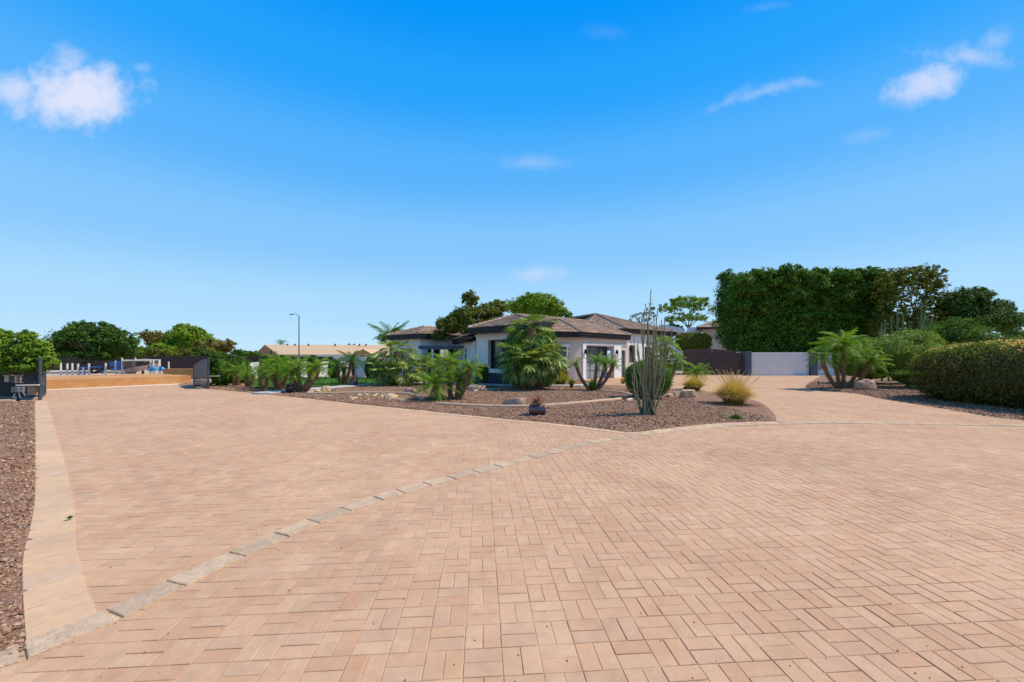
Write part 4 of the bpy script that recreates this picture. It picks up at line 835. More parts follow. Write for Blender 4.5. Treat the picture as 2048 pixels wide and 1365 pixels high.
cactus('group of green cactus columns left in front of the olive hedge tree', 1775, 27, [(1759,645,1764,780),(1773,640,1778,780),(1786,636,1786,780),(1791,619,1790,780),(1764,660,1764,700)], 1)
cactus('pair of curved cactus columns in the middle above the variegated shrub', 1812, 27.4, [(1811,627,1806,780),(1819,650,1817,780)], 2)
cactus('branching cactus columns at right under the olive hedge tree', 1845, 27.8, [(1840,617,1837,780),(1847,640,1842,780),(1854,626,1842,690),(1862,634,1845,690)], 3)

# ------------------------------------------------------------------ rocks, pots
ORD = ['first','second','third','fourth','fifth','sixth','seventh','eighth','ninth','tenth','eleventh','twelfth','thirteenth','fourteenth','fifteenth','sixteenth','seventeenth','eighteenth','nineteenth','twentieth']
def rock(label, px, py, wpx, hpx, dpt, m, seed, name='boulder', group='landscape rocks', rz=0, loc=None, flat=.5, tilt=0):
    if loc is None: x, d_ = G(px, py); loc = (x, d_, gz(x, d_) - .02)
    k = loc[1] / F; w, h = wpx * k / 2, hpx * k; r = random.Random(seed); import bmesh
    bm = bmesh.new(); bmesh.ops.create_icosphere(bm, subdivisions=3, radius=1)
    pl = [(Vector((r.gauss(0, 1), r.gauss(0, 1), r.gauss(0, .8))).normalized(), r.uniform(.58, .9)) for _ in range(11)] + [(Vector((r.uniform(-.2, .2), r.uniform(-.2, .2), 1)).normalized(), flat + .1)]
    for v in bm.verts:
        p = v.co.copy()
        for nn, dd in pl:
            e = p.dot(nn) - dd
            if e > 0: p -= nn * e
        p *= 1 + .05 * math.sin(p.x * 9 + seed) * math.sin(p.y * 7 + p.z * 5)
        v.co = Vector((p.x * w * 1.1, p.y * dpt, max(p.z, -.35) * h / (flat + .1) * .9 + p.x * tilt))
    me = bpy.data.meshes.new(name); bm.to_mesh(me); bm.free(); me.materials.append(m)
    a = me.attributes.new('tone', 'FLOAT', 'FACE'); a.data.foreach_set('value', [r.random() for _ in me.polygons])
    o = link(name, me, None, loc, (0, 0, rz)); return props(o, label, 'rock', group)
rock('flat purple-brown slab rock lying left of the pot with rusty leaves', 1030, 814, 60, 13, .5, ROCK, 11, flat=.3, tilt=.03)
rock('pinkish pointed rock beside the right-hand date palm', 1730, 784, 40, 23, .4, ROCK, 2, flat=.75)
rock('tan sandstone boulder behind the golden grass at the island centre right', 1376, 797, 31, 18, .3, SROCK, 3, flat=.6)
rock('pale flat rock left of the tan sandstone boulder', 1352, 792, 22, 10, .25, SROCK, 4)
rock('low pale rock stacked behind the flat pale rock under the dark bush', 1340, 797, 16, 7, .2, ROCK, 14)
rock('dark layered rock below the grey agave', 958, 785, 46, 14, .4, ROCK, 5, flat=.5, tilt=-.06)
rock('long brown flat rock right of the sandstone pile', 822, 792, 34, 12, .32, ROCK, 6, tilt=-.04)
rock('smooth tan boulder by the path at the left of the bed', 651, 784, 22, 13, .28, SROCK, 7, flat=.6)
rock('small pale stone left of the smooth tan boulder', 637, 785, 10, 6, .15, SROCK, 8)
rock('small grey white rock in the shade of the tall fan palm', 766, 784, 12, 6, .15, ROCK, 9)
r_ = random.Random(5)
PILE = 'small sandstone pieces piled beside the left curb'
rock('largest orange sandstone of the pile near the driveway edge', 786, 801, 30, 11, .35, SROCK, 20, group=PILE)
rock('flat pale sandstone at the right end of the pile', 803, 804, 22, 6, .3, SROCK, 21, group=PILE)
for i in range(20):
    px = 700 + i * 4.8 + r_.uniform(-1.5, 1.5)
    rock('small broken stone, %s from the left in the pile by the curb' % ORD[i], px, 797 + r_.uniform(-3, 6), r_.uniform(5, 12), r_.uniform(3, 6), .12, SROCK if i % 3 else ROCK, 30 + i, name='stone', group=PILE)
PL2 = 'loose stones scattered behind the bushy centre-left palm'
for i in range(10):
    rock('loose stone on gravel behind the bushy date palm, %s from the left' % ORD[i], 846 + i * 9 + r_.uniform(-3, 3), 789 + r_.uniform(-5, 5), r_.uniform(5, 10), r_.uniform(3, 5), .12, SROCK if i % 2 else ROCK, 60 + i, name='stone', group=PL2)

def pot_barrel():
    x, d_ = G(1074, 833); z0 = gz(x, d_); t = empty('garden_pot', (x, d_, z0), 'shiny dark barrel pot lying on gravel with rusty metal agave', 'pot')
    prof = [(.001, -.22), (.11, -.22), (.125, -.20), (.145, -.10), (.15, 0), (.145, .10), (.125, .2), (.135, .225), (.115, .235), (.10, .21), (.09, .1), (.001, .08)]
    b = MB(); b.lathe(prof, 24); me = b.mesh('barrel', CHROME, True); link('barrel', me, t, (0, 0, .14), (0, math.radians(90), 0))
    b = MB()
    for q in (-.12, .12): b.lathe([(.146, q - .012), (.156, q - .008), (.156, q + .008), (.146, q + .012)], 24)
    link('hoop', b.mesh('hoop', CHROME, True), t, (0, 0, .14), (0, math.radians(90), 0))
    b = MB(); b.lathe([(.07, 0), (.10, .03), (.11, .12), (.09, .12), (.08, .05)], 18, c=(0, 0, .24)); b.obj('neck', CHROME, t, smooth=True)
    spiky('x', None, 0, 0, 0, 22, RUST, 34, None, 4, .024, .95, z0=.30, loc=(x, d_, z0), parent_thing=t, leafname='metal_leaf')
    b = MB(); b.tube([(0, 0, .3), (.01, 0, .6), (.03, 0, .78)], [.007, .006, .004], 5); b.tube([(0, 0, .3), (-.06, 0, .5), (-.05, 0, .62)], [.006, .005, .003], 5); b.obj('stalk', BLACK, t)
pot_barrel()
def pot_small(label, px, py, s, mm, leafm, seed):
    x, d_ = G(px, py); z0 = gz(x, d_); t = empty('garden_pot', (x, d_, z0), label, 'pot')
    b = MB(); b.lathe([(.001, 0), (.12 * s, 0), (.19 * s, .08 * s), (.23 * s, .2 * s), (.2 * s, .31 * s), (.17 * s, .34 * s), (.21 * s, .37 * s), (.19 * s, .39 * s), (.15 * s, .35 * s), (.001, .33 * s)], 20); b.obj('bowl', mm, t, smooth=True)
    if leafm: spiky('x', None, 0, 0, 0, 12, leafm, 26, None, seed, .022, .95, z0=.34 * s, loc=(x, d_, z0), parent_thing=t)
    return t
pot_small('metal pot with rusty spiky leaves on the path edge near the lawn palm', 707, 773, 1.05, CHROME, RUST, 3)
p_ = pot_small('squat black pot with a flat rim beside the thick leafy palm', 580, 786.5, .85, BLACK, None, 4)
b = MB(); b.lathe([(.001, .44), (.05, .43), (.06, .40), (.17, .38), (.19, .35), (.13, .33)], 18); b.obj('lid', BLACK, p_, smooth=True)
def pathlight(label, px, py):
    x, d_ = G(px, py); z0 = gz(x, d_); t = empty('path_light', (x, d_, z0), label, 'light', 'garden path lights')
    b = MB(); b.tube([(0, 0, -.05), (0, 0, .18)], .012, 6); b.obj('stake', BLACK, t)
    b = MB(); b.lathe([(.015, .17), (.035, .18), (.045, .24), (.03, .27), (.001, .28)], 12); b.obj('shade', BLACK, t, smooth=True)
pathlight('small dark path light on gravel below the curb by the big fan palm', 1004, 791)
pathlight('small path light between the leaning palm and path', 744, 776)
pathlight('small dark spotlight at the left tip of the right gravel bed', 1637, 774)
pathlight('dark path light at the house base left of the round bush', 996, 772)

# ------------------------------------------------------------------ the house
def wall(parent, p0, p1, z0, z1, ops, m, th=.28, name='wall'):
    p0, p1 = Vector(p0[:2]), Vector(p1[:2]); d_ = p1 - p0; L_ = d_.length; a_ = math.atan2(d_.y, d_.x); b = MB()
    us = sorted({0, L_} | {min(max(o[0], 0), L_) for o in ops} | {min(max(o[1], 0), L_) for o in ops})
    for u0, u1 in zip(us, us[1:]):
        um = (u0 + u1) / 2; cuts = sorted([(o[2], o[3]) for o in ops if o[0] < um < o[1]]); z = z0
        for (a0, a1) in cuts:
            if a0 - z > .01: b.box(u0, u1, 0, th, z, a0)
            z = a1
        if z1 - z > .01: b.box(u0, u1, 0, th, z, z1)
    o = b.obj(name, m, parent, (p0.x, p0.y, 0), (0, 0, a_)); return o, L_, a_
def upx(p0, p1, px):       # wall coordinate seen at photo column px
    p0, p1 = Vector(p0[:2]), Vector(p1[:2]); d_ = (p1 - p0).normalized(); s = (px - 1024) / F
    u = (s * p0.y - p0.x) / (d_.x - s * d_.y); q = p0 + d_ * u; return u, q.y
def placed(parent, wo, b, name, m, smooth=False):
    return link(name, b.mesh(name, m, smooth), parent, wo.location, wo.rotation_euler)
def roof(parent, faces, hips, eave, ze, fas=.38, mt=TILE, inset=.04):
    """faces: polygons (first edge is the eave); eave: closed list of plan points"""
    tiles = MB(); base = MB(); fl = []
    for f in faces:
        p = [Vector(q) for q in f]
        if len(p) == 4 and abs((p[1] - p[0]).cross(p[2] - p[0]).normalized().dot(p[3] - p[0])) > .06: fl += [p[:3], [p[0], p[2], p[3]]]
        else: fl.append(p)
    for pts in fl:
        nn = (pts[1] - pts[0]).cross(pts[2] - pts[0]).normalized()
        if nn.z < 0: nn = -nn
        if nn.z > .9995 or nn.z < .2: continue
        u = Vector((0, 0, 1)).cross(nn).normalized(); v = nn.cross(u)
        lowp = min(pts, key=lambda q: q.z); pts = [lowp] + [q for q in pts if q is not lowp] if len(pts) == 3 else pts
        base.add([p - nn * .05 for p in pts], [tuple(range(len(pts)))])
        uv = [((p - pts[0]).dot(u), (p - pts[0]).dot(v)) for p in pts]; vmax = max(q[1] for q in uv) if nn.dot(-pts[0] + Vector((0, 0, 3))) > .5 else -1; i = 0; r = random.Random(len(tiles.v)); vv = -.06
        while vv < vmax - .03:
            vm = max(vv + .04, .001); xs = []
            for k in range(len(uv)):
                (a0, b0), (a1, b1) = uv[k], uv[(k + 1) % len(uv)]
                if (b0 > vm) != (b1 > vm): xs.append(a0 + (a1 - a0) * (vm - b0) / (b1 - b0))
            if len(xs) >= 2:
                lo, hi = min(xs), max(xs); uu = math.floor(lo / .32) * .32 + (i % 2) * .16 - .32
                while uu < hi:
                    a0, a1 = max(uu, lo), min(uu + .312, hi); v1 = min(vv + .37, vmax)
                    if a1 - a0 > .04:
                        e = .055 + r.uniform(-.008, .01); P_ = lambda a, b_, h_: pts[0] + u * a + v * b_ + nn * h_
                        tiles.add([P_(a0, vv, e), P_(a1, vv, e), P_(a1, v1, .012), P_(a0, v1, .012), P_(a0, vv, e - .04), P_(a1, vv, e - .04), P_((a0 + a1) / 2, vv, e + .018), P_((a0 + a1) / 2, v1, .025)], [(0, 6, 7, 3), (6, 1, 2, 7), (4, 5, 1, 6, 0), (0, 3, 4), (1, 5, 2)], 0, r.random())
                    uu += .32
            vv += .33; i += 1
    rf = base.obj('roof', TRIM, parent); t_ = tiles.obj('roof_tiles', mt, rf); t_['kind'] = 'stuff'
    for (a0, a1) in hips:
        a0, a1 = Vector(a0), Vector(a1); n = max(2, int((a1 - a0).length / .36)); hb = MB()
        for k in range(n):
            p = a0.lerp(a1, k / n) + Vector((0, 0, .05)); q = a0.lerp(a1, min(1, (k + 1.08) / n)) + Vector((0, 0, .035)); hb.tube([p, q], [.11, .085], 8, 0, random.Random(k).random())
        ob = hb.obj('ridge_caps', mt, rf); ob['kind'] = 'stuff'
    fb = MB(); n = len(eave)
    cx = sum(p[0] for p in eave) / n; cy = sum(p[1] for p in eave) / n
    for k in range(n):
        p, q = Vector(eave[k]), Vector(eave[(k + 1) % n]); dd = (q - p).normalized(); nn = Vector((dd.y, -dd.x))
        if nn.dot(Vector((cx, cy)) - p) > 0: nn = -nn
        for (o0, o1, za, zb) in ((-.10, 0, ze - fas * .5, ze + .0), (-.16, -.05, ze - fas, ze - fas * .5 - .002)):
            A, B = p + nn * o0, q + nn * o0; A2, B2 = p + nn * o1, q + nn * o1
            fb.add([(A.x, A.y, za), (B.x, B.y, za), (B2.x, B2.y, za), (A2.x, A2.y, za), (A.x, A.y, zb), (B.x, B.y, zb), (B2.x, B2.y, zb), (A2.x, A2.y, zb)], [(0, 3, 2, 1), (4, 5, 6, 7), (0, 1, 5, 4), (2, 3, 7, 6), (0, 4, 7, 3), (1, 2, 6, 5)])
    fb.add([(cx + (p[0] - cx) * .985, cy + (p[1] - cy) * .985, ze - fas + .03) for p in eave], [tuple(range(n))])
    fb.obj('fascia', TRIM, parent)
house = empty('house', (3, 28, 0), 'single-storey pale stucco house with brown tiled hip roofs and dark eaves', 'house'); HS = empty_off = Vector((3, 28, 0))
hp = house; house.location = (0, 0, 0)
# front wing (faces left) and garage wing
E0, E1, E2, E3, E4, E5, E6 = (-2.68, 25.0), (1.30, 21.1), (2.44, 28.2), (4.76, 28.5), (9.6, 33.0), (6.4, 38.5), (0.0, 34.5)
ze = 3.37; R1 = (.23, 27.0, 4.36); R2 = (3.5, 31.0, 4.50); R3 = (6.3, 33.6, 4.52)
v3 = lambda p, z=ze: (p[0], p[1], z)
roof(hp, [[v3(E0), v3(E1), R1], [v3(E1), v3(E2), R2, R1], [v3(E2), v3(E3), R2], [v3(E3), v3(E4), R3, R2], [v3(E4), v3(E5), R3], [v3(E5), v3(E6), R2, R3], [v3(E6), v3(E0), R1, R2]],
     [(v3(E0), R1), (v3(E1), R1), (v3(E2), R2), (v3(E3), R2), (R1, R2), (R2, R3), (v3(E4), R3), (v3(E5), R3)], [E0, E1, E2, E3, E4, E5, E6], ze)
A0, A1 = (-2.2, 25.25), (1.2, 21.85)
ua, da = upx(A0, A1, 976); ub, db = upx(A0, A1, 1022)
wo, L_, _ = wall(hp, A0, A1, .68, 3.02, [(ua, ub, .92, Z(680, 24))], STUC)
wall(hp, (A0[0] - .05, A0[1] - .05), (A1[0] - .05, A1[1] - .05), -.1, .68, [], WAIN, .3, 'stone_base')
b = MB(); b.box(ua, ub, .3, .33, .92, Z(680, 24)); g = placed(hp, wo, b, 'window', GLASS)
b = MB(); b.box(ua + .35, ub - .1, .27, .295, .92, 1.2); link('pane', b.mesh('pane', BGLASS), g)
b = MB()
for zz in (.92, 1.22, Z(680, 24) - .06): b.box(ua, ub, .23, .268, zz, zz + .06)
for uu in (ua, (ua + ub) / 2, ub - .06): b.box(uu, uu + .06, .225, .263, .92, Z(680, 24))
link('frame', b.mesh('frame', TRIM), g)
wall(hp, A1, (2.2, 28.6), -.1, 3.02, [(2.2, 3.4, 1, 2.2)], STUC2)
wall(hp, (2.2, 28.62), (4.42, 28.95), -.1, 3.02, [(.35, upx((2.2, 28.62), (4.42, 28.95), 1137)[0], -.1, Z(694, 28.8))], STUC2, .3)
b = MB(); b.box(2.2 + .2, 3.95, 29.55, 29.6, -.1, 2.4); b.obj('garage_door', GLASS, hp)
b = MB(); b.box(2.45, 4.02, 28.55, 28.63, Z(694, 28.8), Z(691, 28.8) + .06); b.obj('trim', WHITE, hp)
wall(hp, (4.42, 28.95), (4.95, 29.1), -.1, 3.02, [], STUC2, .3)
C0, C1 = (4.96, 29.1), (9.35, 33.2)
g0, dg0 = upx(C0, C1, 1171.5); g1, dg1 = upx(C0, C1, 1227); e0, _d = upx(C0, C1, 1242); e1, dd_ = upx(C0, C1, 1251)
gt = 2.42
wo, L_, _ = wall(hp, C0, C1, -.1, 3.02, [(g0, g1, -.1, gt), (e0, e1, -.1, 2.15)], STUC2)
b = MB()
for (q0, q1) in ((.06, g0 - .02), (g1 + .02, e0 - .03)): b.box(q0, q1, -.06, -.003, -.1, 2.5)
b.box(.06, e0 + .9, -.065, -.003, 2.502, 2.62); placed(hp, wo, b, 'trim', WHITE)
b = MB(); b.box(g0 + .02, g1 - .02, .55, .6, -.1, gt); gd = placed(hp, wo, b, 'garage_door', TRIM)
for k in range(4):
    for j in range(3):
        b = MB(); wv = (g1 - g0 - .1) / 3; u0 = g0 + .05 + j * wv; zz = .02 + k * .6; b.bbox(u0 + .04, u0 + wv - .04, .5, .548, zz, zz + .54, .01); o = link('door_panel', b.mesh('door_panel', GLASS if k == 3 else GDOOR), gd)
b = MB(); b.box(e0 + .02, e1 - .02, .12, .16, -.1, 2.13); dr = placed(hp, wo, b, 'entry_door', SLATE)
b = MB(); b.box(e0 + .12, e0 + .3, .09, .118, .3, 1.9); link('pane', b.mesh('pane', BGLASS), dr)
def lantern(wo, u, z, off=-.08):
    b = MB(); b.box(u - .05, u + .05, off, off + .04, z - .12, z + .16); b.lathe([(.03, -.18), (.07, -.14), (.08, .1), (.03, .17), (.001, .2)], 8, c=(u, off - .09, z)); placed(hp, wo, b, 'wall_lantern', BLACK)
lantern(wo, .28, 2.0); lantern(wo, g1 + .28, 2.0)
# low link roof left of the front wing
S0, S1 = (-5.2, 30.2), (-2.5, 27.8)
zl = Z(676, 28.5)
roof(hp, [[(-4.6, 32.0, zl), (-3.1, 26.2, zl), (-1.5, 27.2, zl + .5), (-2.2, 31.5, zl + .5)]], [], [(-4.6, 32.0), (-3.1, 26.2), (-1.6, 27.2), (-2.2, 31.5)], zl, .34)
wall(hp, (-4.2, 31.6), (-2.35, 26.2), -.1, zl - .3, [(1.5, 3.2, .1, 2.2)], STUC)
# left wing
D0, D1, D2, D3, D4 = (-10.2, 33.4), (-7.05, 30.7), (-3.2, 34.6), (-2.6, 39.5), (-10.5, 39.5)
Q1, Q2 = (-7.45, 34.3, 4.12), (-6.0, 37.4, 4.15)
roof(hp, [[v3(D0), v3(D1), Q1], [v3(D1), v3(D2), Q2, Q1], [v3(D2), v3(D3), Q2], [v3(D3), v3(D4), Q2], [v3(D4), v3(D0), Q1, Q2]], [(v3(D0), Q1), (v3(D1), Q1), (Q1, Q2), (v3(D2), Q2)], [D0, D1, D2, D3, D4], ze)
wo, _, _ = wall(hp, (-9.8, 33.6), (-7.0, 31.25), -.1, 3.02, [(.9, 2.0, 1.0, 2.1)], STUC)
b = MB(); b.box(.88, 2.02, .2, .23, .98, 2.12); placed(hp, wo, b, 'window', GLASS)
wo, _, _ = wall(hp, (-7.0, 31.25), (-3.6, 34.8), -.1, 3.02, [(.7, 1.9, .1, 2.3), (2.6, 4.0, .1, 2.3)], WHITE)
b = MB(); b.box(.65, 4.1, .22, .25, .05, 2.35); placed(hp, wo, b, 'window', GLASS)
wall(hp, (-3.6, 34.9), (-2.4, 31.4), -.1, 3.0, [], STUC)
# entry canopy: dark beam, slats and pale posts
cn = MB(); cn.box(X(838, 29.5), X(930, 29.5), 29.3, 29.55, Z(699, 29.5), Z(692, 29.5)); cb_ = cn.obj('entry_canopy', SLATE, hp)
for k in range(12):
    s = MB(); xx = X(846 + k * 6.6, 29.5); s.box(xx, xx + .07, 29.56, 32.2, 2.18, 2.36); s.obj('slat', SLATE, cb_)
for px in (839, 863, 926): s = MB(); xx = X(px, 29.4); s.box(xx, xx + .16, 29.33, 29.5, -.1, Z(699, 29.5) - .002); s.obj('post', WHITE, cb_)
# main roof behind
zm = 4.15; M0, M1, M2, M3, M4 = (6.6, 38.4), (10.05, 36.2), (16.8, 41.8), (14.5, 48.5), (4.5, 48.0); K1 = (8.6, 42.0, 6.0); K2 = (5.9, 45.5, 5.85)
roof(hp, [[v3(M0, zm), v3(M1, zm), K1], [v3(M1, zm), v3(M2, zm), K1], [v3(M2, zm), v3(M3, zm), K1], [v3(M3, zm), v3(M4, zm), K2, K1], [v3(M4, zm), v3(M0, zm), K1, K2]], [(v3(M0, zm), K1), (v3(M1, zm), K1), (v3(M2, zm), K1), (K1, K2), (v3(M4, zm), K2)], [M0, M1, M2, M3, M4], zm, .42)
wo, Lm, _ = wall(hp, (10.1, 36.75), (16.2, 41.85), -.1, zm - .35, [(.7, 1.7, 1.1, 2.7), (3.2, 4.6, .2, 2.6)], WHITE)
b = MB(); b.box(.65, 1.75, .2, .23, 1.05, 2.75); placed(hp, wo, b, 'window', GLASS); b = MB(); b.box(3.15, 4.65, .2, .23, .15, 2.65); placed(hp, wo, b, 'window', GLASS)
b = MB(); b.tube([(.35, -.08, 3.7), (.35, -.08, 2.7), (.5, -.08, 2.3), (.5, -.08, .1)], .05, 8); placed(hp, wo, b, 'downspout', BEIGE)
wall(hp, (7.0, 38.4), (10.1, 36.75), 2.2, zm - .35, [], STUC)
wall(hp, (9.35, 33.25), (10.4, 36.9), -.1, 3.02, [], WHITE)
b = MB()
for (px, y0, y1) in ((1348, 672, 770), (1330, 692, 770)): xx = X(px, 34); b.box(xx, xx + .12, 34, 34.12, -.1, Z(y0, 34))
b.box(X(1326, 34), X(1356, 34), 34.0, 34.1, Z(692, 34), Z(690, 34)); props(b.obj('patio_frame', WHITE), 'thin white patio frame behind the bare stems', 'frame')
house.location = (3, 28, 0)
for ch in house.children: ch.location = ch.location - Vector((3, 28, 0))

# rear building with parapets
rbld = empty('rear_building', (20, 57.2, 0), 'pinkish rear building with tiled hip roof behind the brown gate', 'house')
off = Vector((20, 57.2, 0)); n0 = set(bpy.data.objects)
dr_ = 55.9
eb = [(X(1393, 53.3), 53.3), (X(1480, 52), 52), (X(1480, 61.1), 61.1), (X(1393, 61.1), 61.1)]
zb_ = Z(655, 53.3); pk = (X(1462, 56.55), 56.55, Z(632, 56.55))
roof(rbld, [[(*eb[0], zb_), (*eb[1], zb_), pk], [(*eb[1], zb_), (*eb[2], zb_), pk], [(*eb[2], zb_), (*eb[3], zb_), pk], [(*eb[3], zb_), (*eb[0], zb_), pk]], [((*eb[0], zb_), pk)], eb, zb_, .2, mt=TANTILE)
wall(rbld, (X(1407, 53.82), 53.82), (X(1470, 52.65), 52.65), -.1, zb_ - .28, [(X(1452, 53.3) - X(1407, 53.82), 9, .5, 4.9)], STUC2)
b = MB(); b.box(X(1451, 53.3), X(1470, 53.3), 53.24, 53.36, .5, 4.95); b.obj('door', SLATE, rbld)
b = MB()
b.add([(X(1320, 55.9), 55.9, -.1), (X(1363, 55.9), 55.9, -.1), (X(1363, 55.9), 55.9, Z(656, 55.9)), (X(1335, 55.9), 55.9, Z(651, 55.9)), (X(1320, 55.9), 55.9, Z(650, 55.9)), (X(1320, 55.9), 56.42, -.1), (X(1363, 55.9), 56.42, -.1), (X(1363, 55.9), 56.42, Z(656, 55.9)), (X(1335, 55.9), 56.42, Z(651, 55.9)), (X(1320, 55.9), 56.42, Z(650, 55.9))],
      [(0, 1, 2, 3, 4), (9, 8, 7, 6, 5), (2, 1, 6, 7), (3, 2, 7, 8), (4, 3, 8, 9)])
b.obj('parapet', WHITE, rbld)
b = MB(); b.box(X(1363, 55.9) + .01, X(1374, 55.9), 56.55, 56.94, -.1, Z(657, 55.9)); b.box(X(1390, 55.9), X(1404, 55.9), 56.16, 56.55, -.1, Z(656, 55.9)); b.obj('wall', STUC2, rbld)
b = MB(); x0, x1 = X(1372, 55.25), X(1390, 55.25); b.add([(x0, 55.12, -.1), (x1, 55.12, -.1), (x1, 55.12, Z(655, 55.25)), (x0 + .45, 55.12, Z(655, 55.25)), (x0, 55.12, Z(668, 55.25)), (x0, 55.64, -.1), (x1, 55.64, -.1), (x1, 55.64, Z(655, 55.25)), (x0 + .45, 55.64, Z(655, 55.25)), (x0, 55.64, Z(668, 55.25))], [(0, 1, 2, 3, 4), (9, 8, 7, 6, 5), (2, 1, 6, 7), (3, 2, 7, 8), (4, 3, 8, 9), (0, 4, 9, 5)]); b.obj('parapet', WHITE, rbld)
for o in rbld.children: o.location = o.location - off

# brown driveway gate with curved top
def brown_gate():
    d_ = 36.2; xL, xM, xR = X(1366, d_), X(1424, d_), X(1487, d_); t = empty('driveway_gate', (xM, d_, 0), 'wide dark brown solid gate with a gently arched top', 'gate')
    for (a0, a1) in ((xL, xM), (xM + .03, xR)):
        n = 14; w = (a1 - a0) / n
        for k in range(n):
            xx = a0 + k * w; u = (xx + w / 2 - xM) / (xR - xM); top = Z(698.5, d_) - .42 * u * u * (1.1 if u > 0 else .35)
            b = MB(); b.bbox(xx - xM + .004, xx - xM + w - .004, -.02, .02, .08, top, .006); b.obj('plank', BROWN, t)
        b = MB()
        for zz in (.12, 1.1, 1.75): b.box(a0 - xM, a1 - xM, -.075, -.022, zz, zz + .09)
        for e in (a0 - xM, a1 - xM - .09): b.box(e, e + .09, -.08, -.0225, .05, 1.95)
        b.obj('gate_frame', BROWN, t)
brown_gate()
def wallpost(label, px0, px1, d_, top): o = box_thing('gate_post', SLATE, (X(px0, d_), d_), (X(px1, d_), d_), -.1, Z(top, d_), .5, label, 'post', 'slate blue wall posts'); return o
wallpost('slate blue post between the brown gate and the white wall', 1488, 1500, 36.0, 704)
wallpost('slate blue post between the two white wall panels under the hedge', 1618.5, 1632, 36.0, 705)
WW = 'pale garden wall panels below the tall hedge'
box_thing('garden_wall', STUC, (X(1500.5, 36.2), 36.2), (X(1618, 36.2), 36.2), -.1, Z(705.5, 36.2), .3, 'long white wall panel under the huge clipped hedge', 'wall', WW)
box_thing('garden_wall', STUC, (X(1632.5, 36.2), 36.2), (X(1725, 36.2), 36.2), -.1, Z(705.5, 36.2), .3, 'white wall panel behind the right-hand date palm', 'wall', WW)
b = MB()
for k in range(6):
    for (a0) in (X(1505 + k * 19, 36),): b.box(a0, a0 + .6, 35.7, 35.9, -.02, .03)
props(b.obj('wall_plinth', PATH, None), 'row of low grey footing slabs at the foot of the white wall', 'footing')

# left-side neighbour: white wall, grey panel, tan roof house
wl = box_thing('garden_wall', WHITE, (X(493, 29.6), 29.6), (X(700, 36.5), 36.5), -.1, Z(725, 30.5), .2, 'bright white low wall behind the lawn and palms', 'wall')
box_thing('garden_wall', STUC, (X(709, 32.5), 32.5), (X(733, 32.3), 32.3), -.1, Z(714.5, 32.4), .25, 'pale blue grey wall panel right of the lawn palm', 'wall')
box_thing('fence_post', TRIM, (X(704, 32.3), 32.3), (X(708.6, 32.3), 32.3), -.1, Z(712, 32.3), .2, 'dark slim post left of the blue grey wall panel', 'post')
r_ = random.Random(3)
for i, px in enumerate((617, 624, 642, 646, 654, 672)):
    x, d_ = G(px, 758.3); b = MB(); b.lathe([(.001, 0), (.05, 0), (.055, .1), (.03, .14), (.045, .17), (.001, .2)], 10); props(b.obj('lawn_light', WHITE, None, (x, d_, .08), smooth=True), 'tiny white light by the white wall, %s from the left' % ORD[i], 'light', 'tiny white lights along the white wall')
